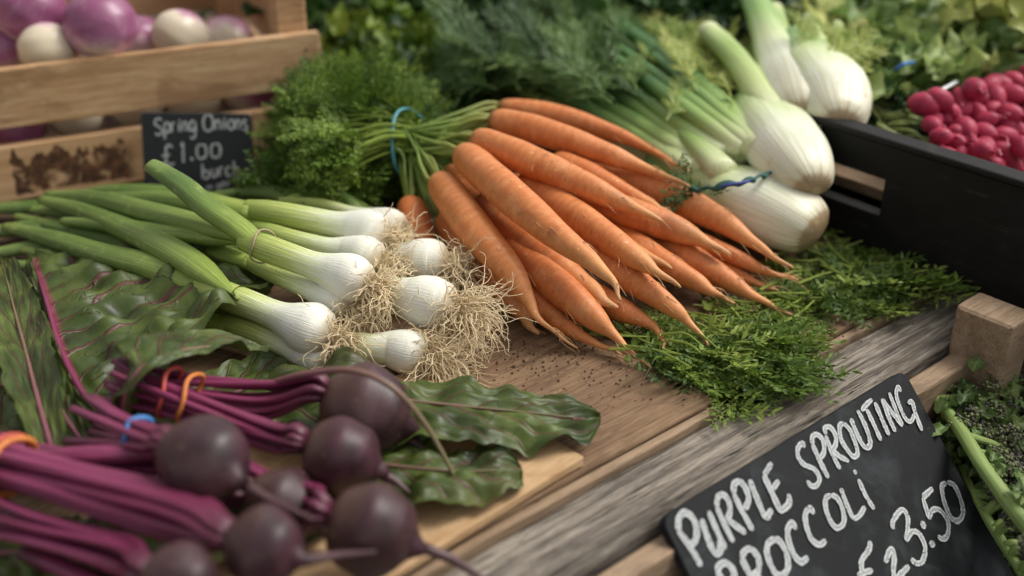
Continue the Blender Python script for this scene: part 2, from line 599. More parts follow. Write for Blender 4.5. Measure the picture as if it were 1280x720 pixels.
def m_plastic():
    g = G('black_crate_plastic')
    n = g.noise(g.obj((1, 1, 1), 3), 60, 5, 0.65)
    sc = g.fr(g.noise(g.obj((25, 25, 160), 3), 1.0, 6, 0.75, 0.8), 0.56, 0.72)
    c = g.ramp(n, [(0.3, C('0e0e0d')), (0.7, C('1b1a18'))])
    c = g.mix(c, C('4a453d'), g.math('MULTIPLY', sc, 0.35))
    return g.done(c, g.math('ADD', 0.5, g.math('MULTIPLY', n, 0.3)), g.bump(n, 0.3, 0.0006), 0.25)


MT['plastic'] = m_plastic()
MT['soil'] = m_plain('dry_soil', C('3a2a1e'), C('6a523c'), 0.95, 800)
MT['ground'] = m_plain('asphalt', C('2b2a28'), C('3a3936'), 0.9, 40)


def m_beet():
    g = G('beetroot_skin')
    t, a, b = g.tp()
    n = g.noise(g.obj((1, 1, 1), 5), 70, 5, 0.65, 0.2)
    ring = g.noise(g.vec(g.math('MULTIPLY', t, 24), a, b), 1.0, 4, 0.6, 0.2)
    c = g.ramp(n, [(0.28, C('1f1014')), (0.5, C('351c24')), (0.72, C('4e2a36'))])
    c = g.mix(c, C('5c4238'), g.math('MULTIPLY', g.fr(g.math('ADD', t, g.math('MULTIPLY', g.math('SUBTRACT', n, 0.5), 0.5)), 0.3, 0.02), 0.85))
    scar = g.fr(g.noise(g.obj((1, 1, 1), 7), 140, 5, 0.7, 0.5), 0.60, 0.70)
    c = g.mix(c, C('7a5a52'), g.math('MULTIPLY', scar, 0.5))
    dust = g.fr(g.noise(g.obj((1, 1, 1), 13), 34, 6, 0.7, 0.4), 0.48, 0.70)
    c = g.mix(c, C('55403a'), g.math('MULTIPLY', dust, 0.4))
    c = g.mix(c, C('553a3c'), g.math('MULTIPLY', g.fr(t, 0.55, 0.75), 0.7))
    return g.done(c, g.math('ADD', 0.30, g.math('MULTIPLY', n, 0.3)), g.bump(g.math('ADD', ring, n), 0.3, 0.0008), 0.4)


MT['beet'] = m_beet()


def m_beetleaf():
    g = G('beet_leaf_blade')
    t, a, e = g.tp()
    n = g.noise(g.obj((1, 1, 1), 5), 38, 4, 0.55, 0.2)
    n2 = g.noise(g.obj((1, 1, 1), 2), 300, 3, 0.6)
    c = g.ramp(n, [(0.3, C('273517')), (0.5, C('3b4e21')), (0.72, C('596c36'))])
    aa = g.math('ABSOLUTE', a)
    pp = g.math('PINGPONG', e, 0.5)
    v1 = g.math('MULTIPLY', g.fr(pp, 0.075, 0.02), g.fr(aa, 1.02, 0.6))
    wob = g.math('ADD', g.math('MULTIPLY', aa, 5.5), g.math('MULTIPLY', n, 1.5))
    br = g.math('MULTIPLY', g.fr(g.math('PINGPONG', g.math('ADD', wob, g.math('MULTIPLY', pp, 1.3)), 0.5), 0.05, 0.01), 0.5)
    mid = g.fr(aa, 0.04, 0.02)
    c = g.mix(c, C('5e3440'), g.math('MULTIPLY', v1, 0.85))
    c = g.mix(c, C('54443a'), g.math('MULTIPLY', br, 0.5))
    c = g.mix(c, C('7c3a55'), g.math('MULTIPLY', mid, 0.9))
    red = g.fr(g.noise(g.obj((1, 1, 1), 9), 22, 3, 0.6), 0.54, 0.75)
    c = g.mix(c, C('4f3a2c'), g.math('MULTIPLY', red, 0.45))
    h = g.math('SUBTRACT', g.math('ADD', g.math('MULTIPLY', n, 0.5), g.math('MULTIPLY', n2, 0.12)), g.math('ADD', g.math('MULTIPLY', v1, 0.7), g.math('MULTIPLY', br, 0.7)))
    c = g.mix(c, (1.10, 0.98, 0.74, 1), 1.0, 'MULTIPLY')
    return g.done(c, g.math('ADD', 0.34, g.math('MULTIPLY', n, 0.22)), g.bump(h, 0.7, 0.0016), 0.4, trans=0.1)


MT['beetleaf'] = m_beetleaf()
MT['cfrond'] = leafmat('carrot_frond', C('3c5a24'), C('5b7d34'), C('84a04e'), 0.55, 0.3)
MT['floose'] = leafmat('loose_carrot_frond', C('3a5626'), C('608036'), C('90a85c'), 0.55, 0.3)
MT['parsley'] = leafmat('parsley_leaf', C('2a4a1a'), C('4d6f26'), C('7a9238'), 0.5, 0.3)
MT['dill'] = leafmat('dill_frond', C('2e4a2a'), C('496c40'), C('74945e'), 0.55, 0.25)
MT['darkleaf'] = leafmat('dark_herb_leaf', C('18301a'), C('284a26'), C('3d6232'), 0.55, 0.2)
MT['radleaf'] = leafmat('radish_leaf', C('4f7042'), C('789862'), C('a8be88'), 0.5, 0.3, C('b5c690'))
MT['yleaf'] = leafmat('pale_leaf', C('74904a'), C('9db068'), C('c0cc92'), 0.5, 0.3)
MT['brleaf'] = leafmat('broccoli_leaf', C('38502f'), C('587548'), C('819a6c'), 0.6, 0.15, C('93a877'))
MT['bud'] = leafmat('broccoli_bud', C('3b3646'), C('5b615a'), C('7e9070'), 0.6, 0.0, None, 300)
MT['pinkstem'] = m_plain('radish_stem', C('7a8a4c'), C('a0a868'), 0.5, 200)


def m_radish():
    g = G('radish_skin')
    t, a, b = g.tp()
    n = g.noise(g.obj((1, 1, 1), 5), 90, 4, 0.6)
    c = g.ramp(n, [(0.3, C('821c38')), (0.7, C('b43a54'))])
    c = g.mix(c, C('d8909c'), g.math('MULTIPLY', g.fr(t, 0.75, 0.95), 0.8))
    return g.done(c, 0.5, g.bump(n, 0.3, 0.001), 0.25)


MT['radish'] = m_radish()


def m_turnip():
    g = G('turnip_skin')
    t, a, b = g.tp()
    n = g.noise(g.obj((1, 1, 1), 5), 30, 5, 0.65, 0.4)
    tt = g.math('ADD', g.math('ADD', t, g.math('MULTIPLY', g.math('SUBTRACT', n, 0.5), 0.8)), g.math('MULTIPLY', g.math('SUBTRACT', g.rv(), 0.5), 0.9))
    c = g.ramp(tt, [(0.18, C('864a6c')), (0.36, C('a4668a')), (0.50, C('c89cac')), (0.62, C('d9cbb6')), (1.0, C('d2c4a6'))])
    lines = g.noise(g.vec(g.math('MULTIPLY', a, 3), g.math('MULTIPLY', b, 3), g.math('MULTIPLY', t, 3)), 1.0, 5, 0.65)
    c = g.mix(c, C('eadbd8'), g.math('MULTIPLY', g.fr(lines, 0.5, 0.8), 0.3))
    return g.done(c, 0.35, g.bump(n, 0.15, 0.001), 0.5, sss=0.1)


MT['turnip'] = m_turnip()


def m_slate(name, base, smear):
    g = G(name)
    n = g.noise(g.obj((1, 1, 1), 0), 26, 6, 0.65, 0.8)
    n2 = g.noise(g.obj((1, 1, 1), 0), 240, 4, 0.7)
    n3 = g.noise(g.obj((20, 70, 20), 0), 1.0, 5, 0.7, 1.0)
    c = g.mix(base, smear, g.math('MULTIPLY', g.fr(n, 0.48, 0.72), 0.6))
    c = g.mix(c, smear, g.math('MULTIPLY', g.fr(n2, 0.6, 0.75), 0.22))
    c = g.mix(c, smear, g.math('MULTIPLY', g.fr(n3, 0.55, 0.8), 0.5))
    return g.done(c, g.math('ADD', 0.5, g.math('MULTIPLY', n, 0.3)), g.bump(n2, 0.25, 0.0004), 0.25)


MT['slate'] = m_slate('chalkboard', C('17191b'), C('3c4043'))
MT['slate2'] = m_slate('small_chalkboard', C('2e3033'), C('44474a'))


def m_chalk(name, lo, hi):
    g = G(name)
    t, a, e = g.tp()
    n = g.noise(g.obj((1, 1, 1), 0), 950, 4, 0.7)
    n2 = g.noise(g.obj((1, 1, 1), 0), 120, 3, 0.6)
    edge = g.fr(g.math('ABSOLUTE', a), 0.2, 0.75)
    f = g.math('ADD', g.math('MULTIPLY', edge, 0.5), g.math('ADD', g.math('MULTIPLY', n, 0.35), g.math('MULTIPLY', n2, 0.4)))
    c = g.ramp(f, [(0.3, lo), (0.75, hi)])
    m = g.done(c, 0.9, None, 0.1)
    tr = g.new('ShaderNodeBsdfTransparent')
    mx = g.new('ShaderNodeMixShader')
    g.put(mx.inputs[0], g.fr(g.math('ADD', n, g.math('MULTIPLY', edge, -0.04)), 0.30, 0.44))
    g.put(mx.inputs[1], tr.outputs[0])
    g.put(mx.inputs[2], g.surface)
    g.put(g.out.inputs[0], mx.outputs[0])
    return m


MT['chalk'] = m_chalk('chalk', C('8d9192'), C('c9cccb'))
MT['chalk2'] = m_chalk('chalk_small', C('a4a7a8'), C('c8caca'))

# ------------------------------------------------------------------ ground and stall table
me = bpy.data.meshes.new('ground')
me.from_pydata([(-60, -60, 0), (60, -60, 0), (60, 60, 0), (-60, 60, 0)], [], [(0, 1, 2, 3)])
me.materials.append(MT['ground'])
ground = bpy.data.objects.new('ground', me)
ground.location = (0, 0, -0.85)
col.objects.link(ground)
ground['kind'] = 'structure'

A0, A1 = P(558, 683), P(1007, 438)
E1 = unit(A1 - A0)
E2 = np.array([-E1[1], E1[0], 0])
ANG = math.atan2(E1[1], E1[0])


def TB(s, d, z=0.0):
    """table frame: s along the front edge from A0, d away from it towards the back (m), z in m"""
    return A0 + E1 * s + E2 * d + Z * z


table = thing('stall_table', TB(0.3, 0.4, -0.85), 'wooden stall table of broad boards with a weathered grey front plank', 'table')
plank('board', MT['board'], table, TB(0.35, 0.190, 0), ANG, (1.5, 0.379, 0.012), 0.0015, 40, 0.0004, 1)
plank('board', MT['darkwood'], table, TB(0.35, 0.585, -0.001), ANG, (1.9, 0.40, 0.012), 0.0015, 30, 0.0004, 2)
plank('board', MT['darkwood'], table, TB(0.35, 0.995, -0.002), ANG, (2.2, 0.41, 0.012), 0.0015, 30, 0.0004, 3)
plank('board', MT['darkwood'], table, TB(0.35, 1.41, -0.002), ANG, (2.6, 0.41, 0.012), 0.0015, 30, 0.0004, 4)
bw = float((P(780, 668) - A0) @ -E2)
plank('edge_strip', MT['post'], table, TB(0.35, -0.0032, -0.002), ANG, (1.5, 0.0052, 0.012), 0.001, 40, 0.0003, 5)
plank('front_plank', MT['grey'], table, TB(0.35, -0.0065 - (bw - 0.0065) / 2, -0.005), ANG, (1.5, bw - 0.0075, 0.022), 0.0025, 90, 0.0008, 6, label='weathered grey front plank with dark grain')
for s in (-0.3, 1.0):
    for d in (0.03, 1.5):
        o = plank('leg', MT['post'], table, TB(s, d, -0.014), 0, (0.05, 0.05, 0.836), 0.002, 4, 0.0)
o = plank('apron', MT['post'], table, TB(0.35, -bw + 0.006, -0.0285), ANG, (1.5, 0.012, 0.08), 0.0015, 30, 0.0004, 9)

tan = plank('ply_offcut', MT['tan'], None, (0, 0, 0), 0, (0.17, 0.12, 0.0055), 0.0012, 20, 0.0003, 11)
tc = P(735, 570, 0.6)
ta = math.atan2(*(P(735, 570, .6) - P(500, 715, .6))[1::-1])
tdir = np.array([math.cos(ta), math.sin(ta), 0]); tn = np.array([-tdir[1], tdir[0], 0])
tan.location = tuple(tc - tdir * 0.086 + tn * 0.061)
tan.rotation_euler = (0, 0, ta)
tag(tan, 'pale tan plywood offcut lying under the beet leaves', 'board')

# ------------------------------------------------------------------ front crate that holds the broccoli and carries the big slate
fc = thing('front_crate', TB(0.45, -bw - 0.1, -0.85), 'wooden front crate below the table edge holding broccoli behind the big slate', 'crate')
plank('rail', MT['post'], fc, TB(0.22, -bw - 0.0085, -0.010), ANG, (0.66, 0.012, 0.05), 0.0015, 40, 0.0005, 21)
for k in range(3):
    plank('slat', MT['darkwood'], fc, TB(0.22, -bw - 0.006, -0.075 - 0.07 * k), ANG, (0.66, 0.01, 0.06), 0.0015, 10, 0.0005, 22 + k)
for k in range(5):
    plank('bottom_board', MT['darkwood'], fc, TB(0.22, -bw - 0.035 - 0.052 * k, -0.26), ANG, (0.70, 0.049, 0.01), 0.0015, 10, 0.0005, 26 + k)
pt = P(1245, 386, 2.0)
plank('corner_post', MT['post'], fc, TB(float((pt - A0) @ E1), float((pt - A0) @ E2), 0.02), ANG, (0.027, 0.034, 0.28), 0.0018, 4, 0.0006, 31, label='upright square corner post of pale worn wood')
pq = TB(float((pt - A0) @ E1) + 0.07, float((pt - A0) @ E2), 0)
plank('side_panel', MT['darkwood'], fc, TB(float((pt - A0) @ E1) + 0.021, float((pt - A0) @ E2) - 0.13, -0.02), ANG + math.pi / 2, (0.26, 0.01, 0.2), 0.0015, 8, 0.0004, 32)

# ------------------------------------------------------------------ lettering: hand-drawn strokes
GL = {
    'P': [[(0, 0), (0, 1)], [(0, .97), (.45, 1.0), (.8, .86), (.78, .62), (.45, .47), (.05, .43)]],
    'U': [[(0, 1), (.02, .45), (.12, .12), (.45, 0), (.78, .12), (.9, .45), (.95, 1)]],
    'R': [[(0, 0), (0, 1)], [(0, .97), (.5, 1.02), (.9, .82), (.75, .56), (.08, .45)], [(.3, .47), (.95, 0)]],
    'L': [[(0, 1), (0, .5), (0, .02)], [(0, .02), (.5, .02), (.95, .06)]],
    'E': [[(0, 0), (0, 1)], [(0, 1), (.85, 1.02)], [(0, .52), (.7, .54)], [(0, 0), (.9, .02)]],
    'S': [[(.92, .85), (.6, 1.0), (.15, .92), (.05, .7), (.4, .53), (.85, .36), (.85, .1), (.45, 0), (.02, .12)]],
    'O': [[(.5, 1), (.12, .85), (0, .5), (.12, .12), (.5, 0), (.88, .12), (1, .5), (.86, .88), (.45, 1.0)]],
    'T': [[(-.05, 1), (1.05, 1)], [(.5, 1), (.5, 0)]],
    'I': [[(.5, 1), (.5, 0)]],
    'N': [[(0, 0), (0, 1)], [(0, 1), (.9, 0)], [(.9, 0), (.9, 1)]],
    'G': [[(.9, .86), (.5, 1), (.1, .8), (.02, .4), (.3, .04), (.75, .1), (.9, .45)], [(.5, .46), (.92, .46)], [(.92, .46), (.98, -.12)]],
    'B': [[(0, 0), (0, 1)], [(0, 1), (.6, .98), (.85, .78), (.6, .55), (.05, .52)], [(.3, .54), (.85, .45), (.95, .2), (.6, 0), (0, 0)]],
    'C': [[(.95, .85), (.55, 1), (.15, .82), (0, .45), (.2, .1), (.6, 0), (.98, .18)]],
    '3': [[(.05, .88), (.45, 1), (.85, .82), (.7, .6), (.35, .52)], [(.35, .52), (.85, .45), (.98, .2), (.6, 0), (.1, .05)]],
    '5': [[(.95, 1), (.2, 1)], [(.2, 1), (.12, .58)], [(.12, .58), (.6, .65), (.95, .4), (.8, .1), (.4, 0), (.02, .08)]],
    '0': [[(.5, 1), (.12, .85), (0, .5), (.12, .12), (.5, 0), (.88, .12), (1, .5), (.86, .88), (.45, 1.0)]],
    'pound': [[(.9, .82), (.65, 1), (.38, .88), (.35, .5), (.3, .15), (.02, .02)], [(0, .46), (.7, .5)], [(.02, .03), (.4, .08), (.7, -.02), (1, .08)]],
    '1': [[(.1, .85), (.4, 1), (.4, .5), (.4, 0)]],
    'p': [[(0, .6), (0, .1), (-.02, -.42)], [(0, .45), (.4, .62), (.9, .45), (.8, .1), (.4, 0), (.03, .12)]],
    'r': [[(0, .6), (.05, 0)], [(.03, .35), (.35, .58), (.85, .58)]],
    'i': [[(.4, .58), (.4, 0)]],
    'n': [[(0, .6), (.05, 0)], [(.03, .35), (.4, .6), (.8, .48), (.88, 0)]],
    'g': [[(.85, .55), (.4, .62), (.02, .4), (.15, .06), (.5, .05), (.85, .3)], [(.88, .58), (.88, 0), (.75, -.35), (.35, -.42), (.05, -.3)]],
    'o': [[(.5, .62), (.08, .48), (.02, .2), (.4, 0), (.85, .1), (.95, .4), (.6, .62), (.45, .62)]],
    's': [[(.9, .52), (.5, .62), (.12, .48), (.5, .32), (.9, .18), (.6, 0), (.05, .05)]],
    'b': [[(0, 1), (.02, .5), (.04, 0)], [(.04, .35), (.45, .55), (.95, .35), (.75, .05), (.05, .0)]],
    'u': [[(0, .58), (.05, .15), (.4, 0), (.8, .2), (.88, .58)], [(.88, .58), (.92, 0)]],
    'c': [[(.9, .5), (.5, .6), (.08, .38), (.15, .05), (.55, 0), (.95, .14)]],
    'h': [[(0, 1), (.04, .5), (.05, 0)], [(.05, .32), (.45, .56), (.82, .42), (.9, 0)]],
}


def stroke(mb, pts3, w, nrm, rnd):
    pts3 = np.asarray(pts3)
    L = np.linalg.norm(np.diff(pts3, axis=0), axis=1).sum()
    n = max(6, int(L / 0.0006))
    s = spline(pts3, n)
    T = np.gradient(s, axis=0)
    T /= np.linalg.norm(T, axis=1)[:, None]
    S = np.cross(nrm, T)
    k = np.arange(n)
    wob = 1 + 0.08 * np.sin(k * 0.37 + rnd * 20) + 0.06 * np.sin(k * 0.9 + rnd * 7)
    end = np.minimum(1, np.minimum(k + 0.6, n - k - 0.4) / 3.0)
    hw = w * wob * np.sqrt(np.clip(end, 0.1, 1))
    vs = np.linspace(-1, 1, 5)
    V = s[:, None, :] + S[:, None, :] * (hw[:, None] * vs)[:, :, None]
    A = np.stack([np.repeat(np.linspace(0, 1, n)[:, None], 5, 1), np.tile(vs, (n, 1)), np.full((n, 5), rnd)], -1)
    mb.grid(V, A, rnd)


def write(glyphs, crop, o, nrm, w, parent, name, mat, lift=0.0006):
    """glyphs: (char, (blx, bly), (wx, wy), (ux, uy)) measured on an enlarged detail of the sign; crop = (x0, y0, scale)"""
    mb = MB()
    for ch, bl, wv, uv in glyphs:
        for poly in GL[ch]:
            q = []
            for gx, gy in poly:
                x = bl[0] + wv[0] * gx + uv[0] * gy
                y = bl[1] + wv[1] * gx + uv[1] * gy
                q.append(on_plane(crop[0] + x / crop[2], crop[1] + y / crop[2], o, nrm))
            stroke(mb, np.array(q) + nrm * lift * (1 + 0.02 * len(mb.v)), w, nrm, random.random())
    return mb.build(name, mat, parent, False)


def dots(items, crop, o, nrm, parent, name, mat, lift=0.0007):
    mb = MB()
    for x, y, r in items:
        a = on_plane(crop[0] + (x - r) / crop[2], crop[1] + (y + r * .6) / crop[2], o, nrm)
        b = on_plane(crop[0] + (x + r) / crop[2], crop[1] + (y - r * .6) / crop[2], o, nrm)
        stroke(mb, np.array([a, (a + b) / 2, b]) + nrm * lift, np.linalg.norm(b - a) * 0.55, nrm, random.random())
    return mb.build(name, mat, parent, False)


def slab(name, corners, nrm, th, mat, parent, rad=0.006):
    """thin board with rounded corners; corners run round the face"""
    c = [np.asarray(k) for k in corners]
    out = []
    for i in range(4):
        p0, p1, p2 = c[i - 1], c[i], c[(i + 1) % 4]
        a, b = unit(p0 - p1), unit(p2 - p1)
        for k in np.linspace(0, 1, 6):
            q = p1 + a * rad * (1 - k) ** 2 + b * rad * k ** 2
            out.append(q)
    out = np.array(out)
    n = len(out)
    cen = out.mean(0)
    e = 0.0006
    inn = out + (cen - out) / np.linalg.norm(cen - out, axis=1)[:, None] * e
    rings = [inn, out - nrm * e, out - nrm * (th - e), inn - nrm * th]
    V = np.vstack(rings)
    F = []
    for r in range(3):
        for k in range(n):
            F.append((r * n + k, (r + 1) * n + k, (r + 1) * n + (k + 1) % n, r * n + (k + 1) % n))
    F.append(tuple(range(n)))
    F.append(tuple(range(3 * n, 4 * n))[::-1])
    mb = MB()
    mb.add(V, F)
    o = mb.build(name, mat, parent, False)
    return o


# big slate leaning back against the crate rail
th = math.radians(47)
SD = -math.cos(th) * E2 - math.sin(th) * Z
STR, STL = P(1124, 459, 0.2), P(826, 648, 0.2)
dz = E1 * float((STR - STL) @ E1)
STR = STL + dz
SN = unit(np.cross(-SD, E1)) * 1.0
if SN[2] < 0:
    SN = -SN
SH = 0.16
big = thing('slate_sign', STL + SD * SH, 'large black slate sign chalked PURPLE SPROUTING BROCCOLI in front of the crate', 'sign')
bigb = slab('slate_board', [STL, STL + SD * SH, STR + SD * SH, STR], SN, 0.005, MT['slate'], big, 0.007)


def draw(polys, crop, w, parent, name, o, nrm, mat, lift=0.0006):
    """hand-drawn chalk strokes; polys measured on an enlarged detail, crop = (x0, y0, scale)"""
    mb = MB()
    for k, poly in enumerate(polys):
        q = np.array([on_plane(crop[0] + x / crop[2], crop[1] + y / crop[2], o, nrm) for x, y in poly])
        stroke(mb, q + nrm * lift * (1 + 0.03 * k), w * random.uniform(.92, 1.08), nrm, random.random())
    return mb.build(name, mat, parent, False)


W1, W2, W3 = (830, 560, 4.5), (980, 460, 4.5), (1050, 570, 4.8)
draw([[(75, 465), (145, 560), (205, 665)], [(75, 465), (80, 395), (115, 365), (160, 400), (180, 465), (170, 525), (140, 545)],
      [(205, 400), (235, 490), (265, 565), (295, 597), (312, 575), (305, 520)], [(245, 355), (295, 470), (340, 570)],
      [(290, 330), (330, 420), (385, 530)], [(290, 330), (300, 275), (330, 265), (360, 305), (365, 365), (345, 405)], [(350, 400), (400, 440), (455, 480)],
      [(385, 255), (430, 350), (495, 465)], [(385, 255), (390, 205), (420, 190), (455, 230), (470, 290), (450, 345)],
      [(475, 180), (515, 280), (565, 400)], [(565, 400), (585, 372), (600, 345)],
      [(555, 155), (600, 250), (645, 345), (665, 345), (698, 310), (695, 260)], [(555, 155), (580, 118), (600, 85)], [(605, 235), (622, 208), (640, 185)]],
     W1, .00155, bigb, 'lettering', STL, SN, MT['chalk'])
draw([[(110, 450), (100, 425), (75, 450), (75, 500), (110, 545), (165, 570), (195, 620), (180, 660), (150, 665), (125, 635)],
      [(155, 430), (195, 520), (245, 620)], [(155, 430), (155, 390), (180, 375), (215, 410), (220, 470), (200, 510)],
      [(230, 380), (265, 480), (310, 570)], [(230, 375), (225, 340), (255, 335), (285, 380), (285, 430), (265, 465)], [(270, 465), (310, 500), (360, 525)],
      [(330, 310), (308, 330), (315, 400), (350, 460), (385, 500), (408, 480), (395, 420), (365, 350), (330, 312)],
      [(370, 285), (400, 360), (435, 430), (462, 450), (480, 425), (468, 370), (440, 300), (408, 240)],
      [(430, 242), (460, 205), (490, 178)], [(458, 232), (500, 320), (540, 410)], [(505, 195), (545, 290), (585, 380)],
      [(545, 175), (580, 270), (620, 360)], [(545, 175), (600, 250), (660, 330)], [(585, 140), (620, 230), (660, 325)],
      [(652, 135), (635, 110), (625, 150), (645, 220), (680, 290), (710, 300), (725, 260)], [(690, 200), (715, 195), (730, 250), (770, 355)]],
     W2, .00140, bigb, 'lettering', STL, SN, MT['chalk'])
draw([[(295, 690), (325, 760), (360, 850)], [(290, 700), (310, 660), (345, 648), (385, 690), (385, 745), (345, 775)], [(345, 775), (400, 770), (430, 830), (400, 880), (355, 850)],
      [(430, 620), (480, 720), (530, 820)], [(430, 620), (450, 580), (485, 570), (525, 620), (525, 690), (490, 715)], [(500, 710), (555, 750), (610, 790)],
      [(620, 510), (580, 540), (575, 600), (610, 690), (650, 720), (690, 680), (685, 600), (650, 530), (615, 510)],
      [(738, 458), (715, 425), (690, 460), (695, 520), (725, 600), (765, 640), (805, 615)],
      [(838, 372), (815, 340), (790, 372), (795, 440), (825, 515), (870, 545), (905, 520)],
      [(935, 265), (905, 285), (905, 345), (935, 420), (970, 450), (1005, 420), (1000, 350), (970, 285), (935, 265)]],
     W1, .00155, bigb, 'lettering', STL, SN, MT['chalk'])
draw([[(0, 195), (35, 290), (75, 380)], [(75, 380), (110, 360), (145, 305)], [(105, 140), (150, 240), (200, 320)]], W3, .00145, bigb, 'lettering', STL, SN, MT['chalk'])
draw([[(175, 510), (170, 560), (125, 630), (130, 700), (150, 780)], [(100, 715), (145, 700), (190, 685)], [(265, 640), (300, 560), (320, 600), (315, 690), (325, 745)], [(325, 745), (370, 700), (408, 660)],
      [(315, 440), (310, 400), (345, 340), (375, 325), (400, 370), (400, 440), (390, 510)], [(390, 510), (425, 455), (470, 470), (505, 550), (490, 630), (455, 645), (420, 620)],
      [(550, 195), (520, 222), (490, 250)], [(490, 250), (510, 315), (530, 380)], [(530, 380), (545, 330), (590, 325), (640, 390), (640, 470), (610, 500), (580, 480)],
      [(630, 160), (605, 190), (620, 280), (660, 370), (700, 390), (730, 350), (720, 270), (680, 180), (635, 158)]], W3, .00155, bigb, 'price', STL, SN, MT['chalk'])
for k_ in ((493, 415, 13), (547, 530, 13), (85, 98, 8)):
    dots([k_], W3, STL, SN, bigb, 'dot', MT['chalk'])

# ------------------------------------------------------------------ turnip crate (back left)
K0, K1 = P(0, 254), P(180, 225)
KE = unit(K1 - K0)
KA = math.atan2(KE[1], KE[0])
KN = np.array([KE[1], -KE[0], 0])          # towards the viewer
kr = float((P(412, 190) - K0) @ KE)
kl = kr - 0.37


def KB(s, d, z):
    return K0 + KE * s - KN * d + Z * z


BR0 = float((P(18, 230) - K0) @ KE) - (kl + kr - 0.004) / 2
BR1 = float((P(172, 210) - K0) @ KE) - (kl + kr - 0.004) / 2
MT['brand'] = m_burn()
crate = thing('wooden_crate', KB((kl + kr) / 2, 0.1, 0), 'open pine crate of turnips behind the spring onion sign', 'crate')


def kslat(name, s0, s1, d, z0, z1, mat, seed, label=None):
    c = KB((s0 + s1) / 2, d, (z0 + z1) / 2)
    me_h = z1 - z0
    # board stands on edge: its broad face (local z up) turned to the viewer
    return plank(name, mat, crate, c + KN * 0.004, KA, (s1 - s0, me_h, 0.008), 0.0012, 30, 0.0005, seed, rx=math.radians(90), label=label)


s180 = float((P(180, 225) - K0) @ KE)
lo = kslat('slat', kl, kr - 0.004, 0.0, 0.001, 0.043, MT['brand'], 41, 'lower slat with a dark scorched brand')
kslat('slat', kl, kr, 0.0, 0.056, 0.0985, MT['pine'], 42)
for s in (kl + 0.012, kr - 0.019):
    plank('corner_post', MT['pine'], crate, KB(s, 0.0165, 0.19), KA, (0.024, 0.022, 0.19), 0.0015, 4, 0.0004, 43)
    plank('corner_post', MT['pine'], crate, KB(s, 0.2335, 0.19), KA, (0.024, 0.022, 0.19), 0.0015, 4, 0.0004, 44)
plank('corner_post', MT['pine'], crate, KB(-0.006, 0.0165, 0.105), KA, (0.02, 0.022, 0.105), 0.0015, 4, 0.0004, 45)
for z0, z1 in ((0.001, 0.05), (0.062, 0.112), (0.128, 0.178)):
    kslat('slat', kl, kr - 0.009, 0.255, z0, z1, MT['pine'], 46 + int(z0 * 100))
    for s in (kl - 0.006, kr - 0.003):
        plank('slat', MT['pine'], crate, KB(s, 0.125, (z0 + z1) / 2), KA + math.pi / 2, (0.20, z1 - z0, 0.008), 0.0012, 16, 0.0005, 50, rx=math.radians(90))
for k in range(5):
    plank('bottom_board', MT['darkwood'], crate, KB((kl + kr) / 2 - 0.005, 0.028 + 0.048 * k, 0.012), KA, (kr - kl - 0.05, 0.045, 0.006), 0.001, 6, 0.0003, 60 + k)
# nail heads on the front boards
for sx, zz in ((kr - 0.012, 0.066), (kr - 0.012, 0.086), (-0.002, 0.068), (-0.002, 0.09), (-0.002, 0.018), (-0.002, 0.034)):
    mb = MB()
    c = KB(sx, -0.0045, zz)
    mb.tube([c, c + KN * 0.0008], [0.0014, 0.001], 8)
    mb.build('nail', MT['darkwood'], crate)


def globe(mb, c, axis, r, squash=1.0, nr=18, seg=20, tail=None, r0=0.5, crown=0.14, lump=0.03, seed=0.0):
    """round root: crown at -axis, root end at +axis; tail = extra path rows (x, y, z, radius)"""
    axis = unit(axis)
    ss = -np.cos(np.linspace(crown, math.pi * (0.86 if tail is not None else 0.985), nr))
    pts = c + axis * (ss * r * squash)[:, None]
    rad = r * np.sqrt(np.maximum(1 - ss ** 2, 1e-4))
    if tail is not None:
        tl = np.asarray(tail)
        k = 5
        end = pts[-1]
        # soft shoulder into the tail
        shoulder = [[*(end + axis * r * f), max(rad[-1] * g, tl[0][3])] for f, g in ((0.10, .68), (0.24, .42))]
        rows = spline(np.vstack([[[*end, rad[-1]]], shoulder, tl]), 26)[1:]
        pts = np.vstack([pts, rows[:, :3]])
        rad = np.concatenate([rad, np.maximum(rows[:, 3], 3e-4)])
    mb.tube(pts, rad, seg, 1.0, True, r0, bump=lump, seed=seed)


trn = [  # x, y, z, r, colour shift, label
    (126, 32, 11.5, 46, .28, 'large purple turnip with a pale base above the crate rail', 'turnip'),
    (60, 62, 10.0, 36, .98, 'cream white turnip beside the large purple one', 'turnip'),
    (38, 14, 12.2, 47, .22, 'purple turnip at the top left corner of the crate', 'turnip'),
    (2, 62, 9.6, 34, .30, 'dark purple turnip cut by the left picture edge', 'turnip'),
    (8, 30, 10.6, 22, .9, 'small pale turnip tucked between purple ones at the left', 'turnip'),
    (226, 46, 9.2, 36, .92, 'tan white turnip in the shade at right of the crate', 'turnip'),
    (176, 52, 8.4, 34, .55, 'pinkish turnip partly hidden behind the large purple one', 'turnip'),
    (285, 52, 7.0, 34, .75, 'shaded turnip deep in the right corner of the crate', 'turnip'),
]
for i, (x, y, z, r, cs, lb, ct) in enumerate(trn):
    p = P(x, y, z)
    rr = r * depth(p) / FPX
    mb = MB()
    ax = unit(np.array([random.uniform(-.5, .5), random.uniform(-.4, -.1), -1 + random.uniform(0, .5)]))
    globe(mb, p, ax, rr, 0.93, 22, 26, None, cs, 0.12, 0.02, i)
    o = mb.build('turnip', MT['turnip'], None)
    tag(o, lb, ct, 'turnips in the crate')
